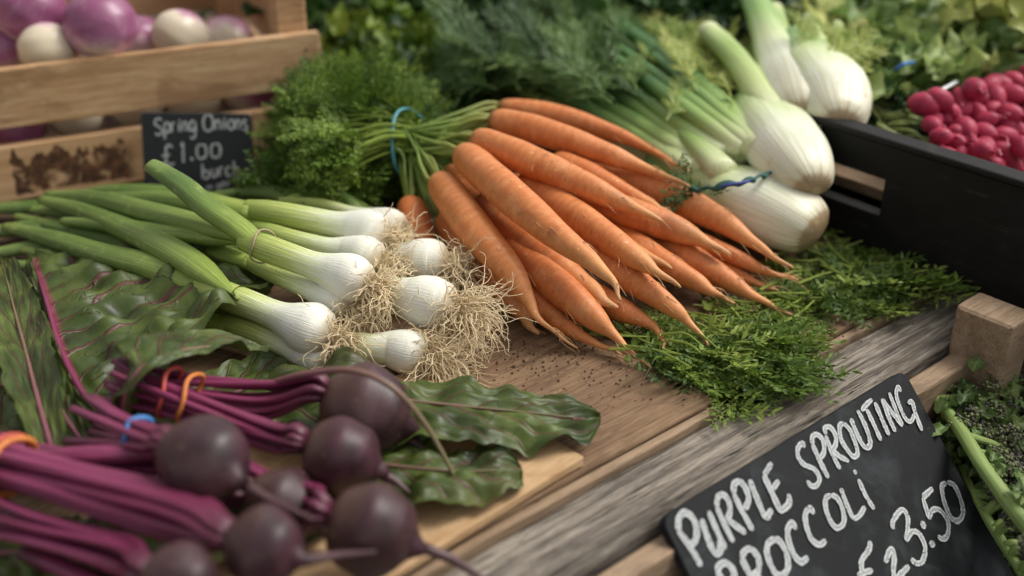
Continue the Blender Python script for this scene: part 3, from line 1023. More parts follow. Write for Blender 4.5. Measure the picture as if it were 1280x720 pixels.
for i, (s, d) in enumerate(((0.02, 0.05), (0.066, 0.055), (0.112, 0.052), (0.155, 0.05), (0.2, 0.05), (0.05, 0.12), (0.13, 0.12))):
    p = KB(s, d, 0.040 + 0.003 * (i % 3))
    mb = MB()
    globe(mb, p, unit(np.array([random.uniform(-1, 1), -0.5, -1])), 0.023, 0.95, 16, 18, None, [.2, .9, .6, .95, .4, .8, .5][i], 0.12, 0.02, i)
    o = mb.build('turnip', MT['turnip'], None)
    tag(o, 'turnip in the bottom layer seen through the gap between the crate slats', 'turnip', 'bottom layer turnips')

# ------------------------------------------------------------------ small slate
q = {k: v for k, v in dict(bl=(181, 238), br=(317, 240)).items()}
sb0, sb1 = P(*q['bl'], 0.6), P(*q['br'], 0.6)
se = unit(sb1 - sb0)
sback = np.array([-se[1], se[0], 0])
su = unit(Z * math.cos(math.radians(16)) + sback * math.sin(math.radians(16)))
sn = np.cross(se, su)
if sn[1] > 0:
    sn = -sn
hh = 0.0
for k in np.linspace(0.03, 0.12, 300):
    if pixel(sb0 + su * k)[1] <= 141:
        hh = k
        break
small = thing('slate_sign', (sb0 + sb1) / 2, 'small black slate sign chalked Spring Onions £1.00 leaning on the pine crate', 'sign')
smallb = slab('slate_board', [sb0, sb1, sb1 + su * hh, sb0 + su * hh], sn, 0.004, MT['slate2'], small, 0.004)
CS = (160, 110, 4.8)


def line(chars, up):
    return [(c, (x, y), (w, -w * 0.06), (-0.03 * up, -up)) for c, x, y, w in chars]


write(line([('S', 163, 282, 48), ('p', 222, 268, 36), ('r', 264, 266, 26), ('i', 302, 264, 20), ('n', 330, 262, 32), ('g', 372, 260, 40),
            ('O', 455, 258, 58), ('n', 524, 252, 36), ('i', 572, 250, 20), ('o', 602, 250, 36), ('n', 648, 250, 30), ('s', 688, 252, 32)], 98),
      CS, sb0, sn, 0.00082, smallb, 'lettering', MT['chalk2'])
write(line([('pound', 205, 462, 76), ('1', 318, 450, 40)], 118) + line([('0', 415, 424, 58), ('0', 500, 418, 58)], 86), CS, sb0, sn, 0.00085, smallb, 'price', MT['chalk2'])
write(line([('b', 450, 545, 40), ('u', 504, 535, 36), ('r', 552, 530, 28), ('c', 588, 528, 36), ('h', 638, 528, 34)], 92), CS, sb0, sn, 0.0008, smallb, 'lettering', MT['chalk2'])
write(line([('i', 470, 610, 14), ('i', 484, 608, 14), ('i', 498, 606, 14), ('o', 535, 602, 22), ('c', 562, 590, 20), ('u', 582, 582, 26)], 46) +
      line([('r', 632, 560, 18), ('o', 655, 558, 16)], 40), CS, sb0, sn, 0.0006, smallb, 'lettering', MT['chalk2'])
for k_ in ((385, 425, 8), (312, 196, 5), (580, 182, 5)):
    dots([k_], CS, sb0, sn, smallb, 'dot', MT['chalk2'])

# ------------------------------------------------------------------ foliage templates
def rot_to(d, up):
    d = unit(d)
    s = np.cross(d, up)
    if np.linalg.norm(s) < 1e-4:
        s = np.cross(d, RT)
    s = unit(s)
    return np.stack([d, s, np.cross(s, d)], 0)      # rows: local x, y, z


def make_frond(seed, pairs=6, sub=5, droop=0.25, wid=0.42, leaf=0.085, thin=0.26, fwd=1.0):
    """feathery leaf of unit length along x: branches on both sides, each with pairs of narrow leaflets (rhombs)"""
    rg = np.random.default_rng(seed)
    V, F = [], []

    def rhomb(p, d, L, w, nz):
        s = unit(np.cross(d, nz))
        k = len(V)
        V.extend([p, p + d * L * .45 + s * w, p + d * L, p + d * L * .45 - s * w])
        F.append((k, k + 1, k + 2, k + 3))

    def at(x):
        return np.array([x, 0, -droop * x * x])
    for i in range(20):
        a, b = at(i / 20), at((i + 1) / 20)
        k = len(V)
        w = 0.010 * (1.2 - i / 20)
        V.extend([a + [0, w, 0], a - [0, w, 0], b - [0, w * .9, 0], b + [0, w * .9, 0]])
        F.append((k, k + 1, k + 2, k + 3))
    for i in range(pairs):
        x = 0.18 + 0.78 * i / pairs
        bl = wid * math.sin(math.pi * (0.18 + 0.75 * (1 - i / pairs))) * rg.uniform(.8, 1.15)
        for s in (-1, 1):
            p = at(x + rg.uniform(-.02, .02))
            d = unit(np.array([0.65 * fwd + rg.uniform(-.15, .15), s * 0.8, rg.uniform(-.1, .35)]))
            nz = unit(np.array([rg.uniform(-.3, .3), rg.uniform(-.3, .3), 1]))
            rhomb(p, d, bl, 0.008, nz)
            for j in range(sub):
                f = (j + 0.6) / sub
                pp = p + d * bl * f
                for s2 in (-1, 1):
                    side = unit(np.cross(nz, d)) * s2
                    dd = unit(d * 0.8 * fwd + side * 0.75 + np.array([0, 0, rg.uniform(-.35, .5)]))
                    L = leaf * (1.25 - 0.6 * f) * rg.uniform(.8, 1.3)
                    rhomb(pp, dd, L, L * thin, unit(nz + rg.normal(0, .5, 3)))
                    rhomb(pp + dd * L * .45, unit(dd + side * .6 + d * .2), L * .7, L * thin * .8, unit(nz + rg.normal(0, .5, 3)))
    return np.array(V), F


FR = [make_frond(100 + i, 5, 4, 0.25, 0.42, 0.10, 0.28) for i in range(5)]                       # carrot fronds
FRC = [make_frond(200 + i, 5, 3, 0.2, 0.42, 0.16, 0.20) for i in range(5)]      # coarser, for the loose ones


FRL = [make_frond(400 + i, 5, 3, 0.12, 0.48, 0.17, 0.15, 1.1) for i in range(5)]         # limp, for the loose ones
FRD = [make_frond(300 + i, 7, 4, 0.12, 0.45, 0.20, 0.055, 2.6) for i in range(5)]         # thread-like, for fennel


def put_frond(mb, tpl, p, d, up, L, r):
    V, F = tpl
    M = rot_to(d, up)
    mb.add(p + (V * L) @ M, F, np.stack([V[:, 0], V[:, 1], V[:, 2]], -1), r)


def put_leaf(mb, p, d, up, L, W, curl=0.3, ruffle=0.15, nu=8, nv=6, r=0.5, seed=0.0, cup=0.25):
    """broad crinkled leaf from its base p along d"""
    M = rot_to(d, up)
    u = np.linspace(0, 1, nu)[:, None]
    v = np.linspace(-1, 1, nv)[None, :]
    w = W * np.sin(np.pi * np.clip(u, 0.03, 0.97) ** 0.75) ** 0.8 * (1 + 0.12 * np.sin(u * 19 + seed * 5))
    x = u * L + 0 * v
    y = w * v
    z = -curl * L * u ** 2 + cup * W * v ** 2 + ruffle * W * np.abs(v) * np.sin(u * 14 + np.sign(v) * 1.7 + seed * 9) + 0.08 * W * np.sin(u * 31 + v * 5 + seed * 3)
    x = x + 0.06 * L * np.sin(v * 3 + seed * 4) * u
    V = np.stack([x, y + 0 * u, z], -1)
    A = np.stack([u + 0 * v, v + 0 * u, 0 * u + 0 * v], -1)
    mb.grid(p + V @ M, A, r)


def rnd_dir(bias, spread):
    return unit(np.asarray(bias) + RNG.normal(0, spread, 3))


# ------------------------------------------------------------------ carrots
TIE = P(507, 182, 5.4)
CAR = [  # path rows (x, y, z_cm, r_px), colour shift, label
    ([(622, 133, 7.0, 13), (700, 146, 6.8, 14.5), (770, 168, 6.2, 10), (815, 188, 5.7, 4), (862, 216, 5.3, 1.4)], .5, 'slim carrot at the back top of the bunch, nearest the fennel stalks'),
    ([(612, 148, 7.6, 16), (680, 165, 7.4, 18), (760, 193, 6.6, 14), (812, 213, 6.0, 6), (862, 232, 5.6, 1.4)], .35, 'carrot second from the back of the bunch, just in front of the slim one'),
    ([(592, 172, 7.3, 18), (660, 200, 7.1, 20), (735, 234, 6.3, 17), (792, 260, 5.6, 8), (830, 277, 5.2, 1.5)], .15, 'long bright carrot third from the back with its tip over the pile'),
    ([(576, 190, 6.7, 21), (640, 246, 6.6, 23), (700, 297, 5.7, 18), (742, 329, 5.1, 11), (765, 352, 4.8, 5), (778, 376, 4.5, 1.5)], .3, 'thick carrot with a brown patch lying on top of the pile'),
    ([(548, 224, 5.0, 21), (592, 285, 4.6, 23), (638, 340, 3.4, 18), (662, 378, 2.4, 8), (678, 404, 1.7, 3.5), (722, 434, .4, 1.3)], .05, 'front carrot leaning over the onion roots with a long pale tip'),
    ([(556, 272, 2.7, 21), (606, 333, 2.0, 22), (645, 380, 1.1, 14), (662, 404, .7, 6), (672, 418, .4, 2)], .6, 'carrot underneath the front one, half hidden by the onion roots'),
    ([(618, 280, 3.0, 20), (690, 350, 2.7, 23), (742, 396, 1.9, 16), (768, 420, 1.2, 6), (812, 461, .25, 1.3)], .75, 'dark orange carrot low at the front with its tip on the bare board'),
    ([(652, 226, 5.3, 19), (730, 277, 5.0, 20), (790, 319, 4.3, 15), (822, 341, 3.9, 6), (850, 358, 3.6, 1.4)], .25, 'carrot in the middle of the pile, right of the thick top one'),
    ([(690, 286, 3.5, 18), (770, 336, 3.0, 19.5), (835, 381, 2.2, 12), (862, 404, 1.5, 5), (888, 434, .6, 1.3)], .2, 'carrot with a curved tail hanging over the loose fronds'),
    ([(705, 345, 1.7, 15), (765, 382, 1.5, 16.5), (803, 400, 1.2, 9), (822, 414, .9, 4), (832, 440, .5, 1.3)], .55, 'short carrot with a forked root tip at the front of the pile'),
    ([(745, 276, 3.3, 17), (810, 318, 2.8, 18), (868, 351, 2.0, 12), (896, 368, 1.7, 4), (918, 378, 1.5, 1.3)], .65, 'short carrot lower right ending above the green fronds'),
    ([(775, 276, 2.6, 18), (850, 317, 2.3, 20), (908, 349, 1.7, 13), (945, 372, 1.1, 5.5), (990, 394, .5, 1.3)], .45, 'carrot on the far right low down with a straight tapering tip'),
    ([(740, 208, 4.9, 19), (830, 241, 4.5, 21), (900, 276, 3.7, 16), (945, 306, 3.0, 7), (990, 336, 2.3, 1.5)], .1, 'big smooth carrot at the right pointing past the white fennel bulb'),
    ([(690, 232, 5.0, 17), (780, 264, 4.6, 20), (845, 287, 4.0, 17), (876, 300, 3.7, 9), (912, 318, 3.2, 1.5)], .3, 'carrot with hairy rootlets on its side, centre right of the pile'),
    ([(868, 298, 2.7, 12), (925, 324, 2.1, 10), (962, 341, 1.6, 4.5), (998, 349, 1.3, 1.2)], .5, 'thin carrot tip showing below the big smooth right carrot'),
    ([(850, 312, 1.7, 12), (915, 341, 1.2, 10), (948, 355, .9, 4), (975, 364, .7, 1.2)], .6, 'thin carrot tip second below the big smooth right carrot'),
    ([(652, 360, 1.7, 15), (700, 402, 1.1, 12), (738, 426, .7, 5.5), (778, 442, .3, 1.3)], .5, 'thin crooked carrot lying on the board under the front of the pile'),
    ([(512, 252, 3.2, 17), (518, 275, 2.7, 20), (530, 310, 2.1, 16), (548, 345, 1.5, 4)], .9, 'small dull carrot hanging straight down behind the white onion bulbs'),
    ([(600, 250, 4.0, 19), (680, 318, 3.4, 19), (735, 360, 2.7, 13), (770, 386, 2.3, 2)], .85, 'shaded carrot wedged below the thick top carrot'),
    ([(690, 200, 6.0, 17), (740, 221, 5.6, 16), (800, 250, 5.0, 9), (840, 268, 4.7, 1.5)], .7, 'shaded carrot just below the two back ones'),
    ([(640, 225, 4.4, 17), (720, 272, 3.9, 18), (790, 312, 3.3, 11), (840, 335, 3.0, 1.5)], .9, 'carrot buried in the middle of the pile'),
    ([(562, 214, 3.4, 18), (626, 284, 3.0, 20), (690, 345, 2.2, 14), (730, 382, 1.6, 2)], .9, 'shaded carrot wedged between the front carrot and the thick top one'),
]
prof_t = np.array([0, .012, .035, .07, .12, .3, 1.0])
prof_r = np.array([.30, .62, .84, .95, 1.0, 1.0, 1.0])
for i, (rows, cs, lb) in enumerate(CAR):
    pts, rad = pxpath(rows, 72)
    tt = np.linspace(0, 1, 72)
    rad = rad * np.interp(tt, prof_t, prof_r)
    rg = np.random.default_rng(i)
    # slight bends along the thin end
    wob = np.clip((tt - 0.7) / 0.3, 0, 1)[:, None] ** 1.5
    pts = pts + wob * np.stack([np.sin(tt * 40 + i), np.cos(tt * 33 + i * 2), 0 * tt], -1) * 0.0011
    base = pts[int(len(pts) * 0.5)].copy()
    base[2] = pts[:, 2].min()
    c = thing('carrot', base, lb, 'carrot', 'carrots of the tied bunch')
    mb = MB()
    mb.tube(pts, rad, 26, 1.0, True, cs, bump=0.022, seed=i * 1.7)
    root = mb.build('root', MT['carrot'], c)
    # rootlets near the tip
    mb = MB()
    T, N, B = frames(pts)
    for k in range(14):
        j = int(rg.uniform(0.35, 0.97) * 71)
        a = rg.uniform(0, 6.28)
        d = N[j] * math.sin(a) + B[j] * math.cos(a)
        L = rg.uniform(.003, .009) * (0.5 + tt[j])
        p0 = pts[j] + d * rad[j] * 0.93
        p1 = p0 + d * L * .15 + T[j] * L * .5
        p2 = p1 + T[j] * L * .5 + np.array([rg.normal(0, .002), rg.normal(0, .002), -.002])
        p2[2] = max(p2[2], 0.0006)
        mb.tube(spline([p0, p1, p2], 6), np.linspace(.00035, .00012, 6), 4, cap=False)
    mb.build('rootlets', MT['rootlet'], root)['kind'] = 'stuff'
    # leaf stalks from the crown to the tie and on into the tops
    if i < 5 or i in (17, 5):
        for k in range(9):
            off = rg.normal(0, 1, 3) * 0.0024
            tgt = TIE + rg.normal(0, 1, 3) * np.array([.004, .007, .008])
            tgt[2] = min(max(tgt[2], 0.034), 0.074)
            axis = -unit(pts[3] - pts[0])
            p0 = pts[0] + off * 0.6 - axis * 0.001
            far = tgt + unit(tgt - p0 + np.array([-.02, 0, 0])) * rg.uniform(.018, .04) + np.array([0, rg.normal(0, .008), rg.normal(0, .005) - .006])
            s = spline([p0, p0 + axis * .004 + (tgt - p0) * .12 + off, (p0 + tgt) / 2 + off, tgt, far], 22)
            mb = MB()
            mb.tube(s, np.linspace(.0017, .0007, 22) * rg.uniform(.75, 1.1), 7, r=rg.uniform())
            mb.build('stalk', MT['cstem'], c)

# carrot tops: a feathery mass behind the tie
mb = MB()
GC = P(436, 186, 3.2)
for k in range(150):
    a = RNG.uniform(0, 2 * math.pi)
    rr = math.sqrt(RNG.uniform(0, 1))
    zt = RNG.uniform(0.004, 0.074)
    env = math.sqrt(max(0.05, 1 - (zt / 0.085) ** 2))
    end = np.array([GC[0] + rr * math.cos(a) * 0.060 * env, GC[1] + rr * math.sin(a) * 0.072 * env, zt])
    start = TIE + RNG.normal(0, 1, 3) * np.array([.003, .007, .007])
    mid = (start * 0.55 + end * 0.45) + np.array([0, 0, RNG.uniform(0, .016)])
    s = spline([start, mid, end], 16)
    mb.tube(s, np.linspace(.0013, .0005, 16), 4, cap=False, r=RNG.uniform(.6, 1.0))
    for j in (8, 9, 10, 11, 12, 13, 14, 15):
        d = unit(s[j] - s[j - 1] + RNG.normal(0, .012, 3) * .6 + np.array([0, 0, RNG.uniform(-.002, .006)]))
        put_frond(mb, FR[RNG.integers(5)], s[j], d, rnd_dir((0, -.4, 1), .4), RNG.uniform(.022, .038), RNG.uniform(.0, 1.0))
for k in range(440):
    # outer coat of the mass
    a, b = RNG.uniform(0, 2 * math.pi), RNG.uniform(0.05, 1.45)
    n = np.array([math.cos(a) * math.cos(b), math.sin(a) * math.cos(b), math.sin(b)])
    p = np.array([GC[0], GC[1], 0.004]) + n * np.array([.060, .074, .066]) * (RNG.uniform(.55, 1.0) if k % 5 else RNG.uniform(.95, 1.16))
    if p[0] > TIE[0] - 0.026:
        continue
    flow = unit(np.array([-1, .1, 0]) * .5 + n * .6 + RNG.normal(0, .45, 3))
    put_frond(mb, FR[RNG.integers(5)], p - flow * 0.014, flow, rnd_dir(n, .5), RNG.uniform(.022, .044), RNG.uniform(.0, 1.0))
for k in range(70):
    a = RNG.uniform(-1.0, 1.0)
    st_ = TIE + np.array([.004, math.sin(a) * .013, RNG.uniform(.002, .017)])
    L_ = RNG.uniform(.028, .055)
    en_ = st_ + np.array([-math.cos(a * .8) * L_, math.sin(a * .9) * L_ * .8 - .004, RNG.uniform(-.012, .010)])
    mb.tube(spline([st_, (st_ + en_) / 2 + np.array([0, 0, RNG.uniform(.001, .005)]), en_], 10), np.linspace(.0012, .0006, 10), 5, cap=False, r=RNG.uniform(.85, 1.25))
    for j_ in range(2):
        put_frond(mb, FR[RNG.integers(5)], en_, rnd_dir((-.8, math.sin(a) * .6, -.1), .4), rnd_dir((0, -.3, 1), .4), RNG.uniform(.024, .042), RNG.uniform(.2, 1.0))
tag(mb.build('carrot_tops', MT['cfrond'], None, False), 'feathery dark green carrot tops behind the tied stalks', 'carrot tops', kind='stuff')


def ring(name, centre, axis, ra, rb, wire, mat, label, cat='rubber band', flat=1.0, up=Z, parts=40, jit=0.0, a0=0, a1=2 * math.pi):
    axis = unit(axis)
    e = unit(up - (up @ axis) * axis)
    f = np.cross(axis, e)
    th = np.linspace(a0, a1, parts)
    pts = centre + e * (np.sin(th) * ra)[:, None] + f * (np.cos(th) * rb)[:, None] + axis * (np.sin(th * 3) * jit)[:, None]
    mb = MB()
    mb.tube(pts, wire, 8, flat, cap=False)
    o = mb.build(name, mat, None)
    return tag(o, label, cat)


ring('rubber_band', TIE + np.array([0.003, 0, 0.001]), np.array([1, -.5, .25]), .0245, .0225, .0012, MT['bluegreen'], 'teal rubber band round the carrot stalks', jit=.001)

# ------------------------------------------------------------------ spring onions
def roots(mb, p, axis, n, L, rg, spread=0.9, floor=0.0008):
    axis = unit(axis)
    for k in range(n):
        d = unit(axis + rg.normal(0, spread * .5, 3))
        l = L * rg.uniform(.45, 1.1)
        ns = 11
        q = p + rg.normal(0, .0022, 3)
        rows = [q]
        bend = rg.normal(0, .22, 3)
        for j in range(ns):
            d = unit(d + rg.normal(0, .40, 3) + bend * .3 + np.array([0, 0, -.12]))
            q = q + d * l / ns
            q[2] = max(q[2], floor + rg.uniform(0, .0008))
            rows.append(q)
        r0 = rg.uniform(.00030, .00050)
        mb.tube(spline(rows, 18), np.linspace(r0, r0 * .45, 18), 4, cap=False, r=rg.uniform())


ON = [  # (path from root disc outwards, extra leaves [(path)], roots n, length, label)
    dict(path=[(411, 415, 2.6, 11), (404, 414, 2.7, 25), (388, 411, 2.7, 33), (366, 403, 2.9, 27), (342, 393, 3.1, 20), (300, 376, 3.4, 19), (250, 358, 3.4, 18)],
         leaves=[[(262, 362, 3.3, 17), (200, 338, 3.1, 17), (130, 317, 2.6, 15), (70, 300, 2.0, 12), (6, 284, 1.4, 6)],
                 [(300, 374, 3.9, 11), (250, 338, 4.2, 15), (190, 300, 3.8, 15), (120, 270, 3.0, 12), (52, 250, 2.4, 6)]],
         n=75, L=.036, lb='large front spring onion with a round white bulb and a thick stalk'),
    dict(path=[(466, 368, 4.4, 10), (456, 360, 4.5, 22), (440, 348, 4.6, 29), (415, 339, 4.8, 25), (390, 331, 5.0, 19), (345, 315, 5.3, 18), (305, 300, 5.5, 17)],
         leaves=[[(318, 304, 5.6, 13), (285, 276, 6.2, 15), (240, 243, 7.0, 14), (205, 218, 7.6, 12), (190, 207, 7.9, 10)],
                 [(315, 303, 5.2, 13), (250, 280, 4.9, 13), (180, 262, 4.2, 13), (110, 248, 3.2, 10), (60, 243, 2.6, 5)],
                 [(310, 303, 4.6, 13), (230, 292, 4.2, 12), (150, 284, 3.4, 10), (80, 276, 2.4, 5)]],
         n=75, L=.034, lb='spring onion in the middle with one leaf raised in front of the sign'),
    dict(path=[(482, 348, 3.6, 9), (473, 336, 3.7, 20), (458, 322, 3.8, 26), (434, 314, 3.9, 20), (405, 309, 4.0, 14), (360, 298, 4.0, 13), (320, 285, 3.9, 12)],
         leaves=[[(325, 286, 3.9, 12), (260, 268, 3.6, 12), (190, 252, 3.0, 9), (130, 246, 2.5, 5)]],
         n=40, L=.03, lb='spring onion bulb pressed behind the middle one'),
    dict(path=[(448, 388, 3.0, 9), (440, 386, 3.1, 17), (424, 378, 3.2, 22), (404, 369, 3.3, 18), (382, 360, 3.4, 14), (345, 343, 3.5, 13), (310, 327, 3.5, 12)],
         leaves=[[(316, 330, 3.5, 12), (260, 310, 3.2, 12), (200, 296, 2.6, 9), (140, 288, 2.0, 5)]],
         n=45, L=.03, lb='slender spring onion squeezed under the middle one'),
    dict(path=[(486, 308, 4.2, 10), (480, 301, 4.3, 21), (466, 291, 4.4, 27), (442, 285, 4.5, 23), (415, 280, 4.6, 18), (360, 270, 4.7, 17), (310, 262, 4.6, 16)],
         leaves=[[(318, 264, 4.6, 16), (260, 256, 4.3, 15), (190, 250, 3.6, 12), (120, 247, 2.8, 8), (70, 250, 2.0, 4)],
                 [(360, 268, 4.3, 10), (300, 282, 3.6, 12), (230, 284, 3.0, 10), (170, 278, 2.4, 5)]],
         n=45, L=.03, lb='uppermost spring onion at the back, beside the carrot stalks'),
    dict(path=[(504, 296, 3.2, 8), (500, 290, 3.3, 17), (488, 282, 3.4, 21), (466, 274, 3.5, 15), (440, 266, 3.6, 9), (400, 256, 3.6, 8), (350, 252, 3.5, 7)],
         leaves=[[(360, 252, 3.6, 8), (400, 240, 3.4, 5), (430, 248, 3.0, 9), (455, 266, 2.4, 5)]],
         n=20, L=.022, lb='small spring onion tucked behind the uppermost bulb'),
    dict(path=[(562, 322, 3.0, 9), (554, 322, 3.1, 20), (536, 325, 3.2, 26), (512, 322, 3.2, 23), (494, 318, 3.2, 17), (450, 308, 3.0, 13), (400, 300, 2.6, 11)],
         leaves=[[(410, 302, 2.6, 11), (340, 292, 2.2, 10), (280, 285, 1.6, 6)]],
         n=75, L=.038, lb='spring onion bulb nearest the carrot heads with roots over the carrots'),
    dict(path=[(569, 386, 3.0, 10), (561, 385, 3.1, 23), (542, 379, 3.2, 32), (518, 374, 3.2, 30), (498, 368, 3.2, 23), (450, 355, 2.9, 17), (400, 340, 2.4, 14)],
         leaves=[[(410, 343, 2.4, 14), (340, 325, 2.0, 12), (270, 312, 1.4, 7)]],
         n=130, L=.044, lb='round spring onion bulb at the right end with a wide fan of roots'),
    dict(path=[(532, 456, 1.2, 10), (526, 451, 1.3, 20), (511, 441, 1.5, 27), (488, 436, 1.6, 24), (464, 434, 1.7, 19), (420, 426, 1.7, 15), (370, 412, 1.6, 13)],
         leaves=[[(380, 415, 1.6, 13), (310, 395, 1.4, 12), (240, 372, 1.2, 10), (170, 350, 1.0, 5)]],
         n=130, L=.042, lb='lowest spring onion bulb, its roots brushing the beet leaf'),
    dict(path=[(420, 458, 1.0, 9), (412, 456, 1.1, 15), (396, 450, 1.2, 19), (374, 441, 1.4, 17), (355, 432, 1.6, 15), (320, 416, 1.8, 17), (280, 405, 1.8, 17)],
         leaves=[[(290, 408, 1.8, 17), (220, 388, 1.7, 15), (160, 368, 1.4, 12), (100, 352, 1.0, 6)],
                 [(300, 405, 2.2, 9), (250, 374, 1.9, 12), (190, 352, 1.6, 10), (130, 336, 1.2, 5)]],
         n=50, L=.028, lb='spring onion underneath the large front bulb, above the beet leaf'),
]
for i, d in enumerate(ON):
    rg = np.random.default_rng(540 + i)
    pts, rad = pxpath(d['path'][1:], 90)
    cen = P(*d['path'][2][:3])
    jc = int(np.argmin(np.linalg.norm(pts - cen, axis=1)))
    axd = unit(pts[jc] - pts[min(jc + 10, 89)])
    rc = rad[jc]
    e_ = np.linspace(1, 0, 14)[:, None]
    capp = pts[jc] + axd * rc * np.sin(e_ * 1.36)
    capr = np.maximum(rc * np.cos(e_[:, 0] * 1.36), 1e-4)
    pts = np.vstack([capp[:-1], pts[jc:]])
    rad = np.concatenate([capr[:-1], rad[jc:]])
    ss_ = np.concatenate([[0], np.cumsum(np.linalg.norm(np.diff(pts, axis=0), axis=1))])
    sn_ = np.linspace(0, ss_[-1], 80)
    pts = np.stack([np.interp(sn_, ss_, pts[:, k]) for k in range(3)], -1)
    rad = np.interp(sn_, ss_, rad)
    rad = rad * np.interp(np.linspace(0, 1, 80), [0, .1, .22, .34, .5, .85, 1], [1.05, 1.07, 1.04, .9, .93, 1, .8])
    rad[6:] = np.convolve(np.pad(rad, 4, 'edge'), np.ones(9) / 9, 'valid')[6:]
    base = pts[20].copy(); base[2] = max(0, pts[:, 2].min() - 0.015)
    o = thing('spring_onion', base, d['lb'], 'spring onion', 'spring onions of the tied bunch')
    mb = MB()
    mb.tube(pts, rad, 26, 1.0, True, rg.uniform(), (0, .40), 0.012, seed=i)
    bulb = mb.build('bulb', MT['onion'], o)
    for lv in d['leaves']:
        lp, lr = pxpath(lv, 40)
        first = lv is d['leaves'][0]
        lr = lr * (1.12 if first else 1.2) * np.interp(np.linspace(0, 1, 40), [0, .16, 1], [.86 if first else .3, 1, 1])
        k = np.linspace(0, 1, 40)
        side = np.cross(lp[-1] - lp[0], Z); side = unit(side)
        lp = lp + side * (np.sin(k * 9 + i) * .0012)[:, None]
        mb = MB()
        mb.tube(lp, lr, 24, 0.78, True, rg.uniform(), (.36, 1.0), 0.035, 7, seed=rg.uniform(0, 9))
        mb.build('leaf', MT['onion'], o)
    mb = MB()
    ax = axd
    roots(mb, pts[0] + unit(ax) * -0.001, ax, int(d['n'] * 2.4), d['L'], rg)
    mb.build('roots', MT['hair'], bulb)['kind'] = 'stuff'
# filler leaves of the same bunch: more green ends fanning out to the left
FILL = [[(250, 300, 2.6, 12), (180, 282, 2.3, 13), (110, 268, 1.8, 11), (40, 262, 1.2, 5)],
        [(270, 330, 2.4, 12), (190, 312, 2.2, 12), (110, 292, 1.8, 11), (20, 270, 1.2, 4)],
        [(260, 345, 1.8, 13), (180, 330, 1.6, 13), (100, 322, 1.4, 11), (30, 312, 1.0, 5)],
        [(300, 262, 3.2, 12), (220, 244, 2.7, 12), (140, 238, 2.0, 9), (90, 244, 1.4, 4)],
        [(280, 276, 2.6, 12), (200, 262, 2.2, 12), (130, 256, 1.6, 9), (50, 268, 1.0, 4)],
        [(420, 262, 2.4, 8), (380, 248, 2.6, 14), (330, 240, 2.2, 12), (270, 242, 1.6, 6)],
        [(200, 268, 1.6, 11), (130, 262, 1.4, 13), (60, 258, 1.1, 11), (-30, 262, .7, 6)],
        [(200, 300, 1.4, 12), (120, 286, 1.3, 14), (50, 284, 1.1, 12), (-30, 292, .7, 6)],
        [(240, 322, 1.2, 12), (150, 306, 1.2, 14), (70, 306, 1.0, 12), (-20, 318, .6, 6)],
        [(230, 372, 1.0, 12), (160, 348, 1.0, 13), (90, 334, .9, 11), (20, 330, .6, 5)],
        [(470, 272, 2.0, 6), (430, 252, 2.4, 13), (395, 240, 2.2, 10), (360, 236, 1.8, 4)]]
FL = ['loose green onion leaf low in the middle left of the bunch', 'loose green onion leaf reaching the left picture edge', 'loose green onion leaf lowest beside the beet leaf',
      'loose green onion leaf along the foot of the small sign', 'thin green onion leaf pointing at the branded slat', 'flat bright green leaf behind the uppermost onion',
      'onion leaf end nearest the left edge under the branded slat', 'broad onion leaf end halfway down the left edge',
      'low onion leaf end just above the crinkled beet leaf', 'dark onion leaf lying on the crinkled beet leaf', 'short flat green leaf beside the carrot tops']
for i, (lv, lb) in enumerate(zip(FILL, FL)):
    lp, lr = pxpath(lv, 36)
    lr = lr * 1.3
    mb = MB()
    mb.tube(lp, lr, 14, 0.45 if i in (5, 10) else 0.65, True, random.random(), (.45, 1.0), 0.035, 7, seed=i * 2.2)
    tag(mb.build('onion_leaf', MT['onion'], None), lb, 'onion leaf', 'loose leaves of the onion bunch')
tw = P(328, 308, 5.4)
ring('twine_tie', tw, P(345, 318, 5.2) - P(300, 298, 5.4), .0098, .0092, .0006, MT['twine'], 'thin twine loop round the middle spring onion stalk', 'tie', jit=.0012)

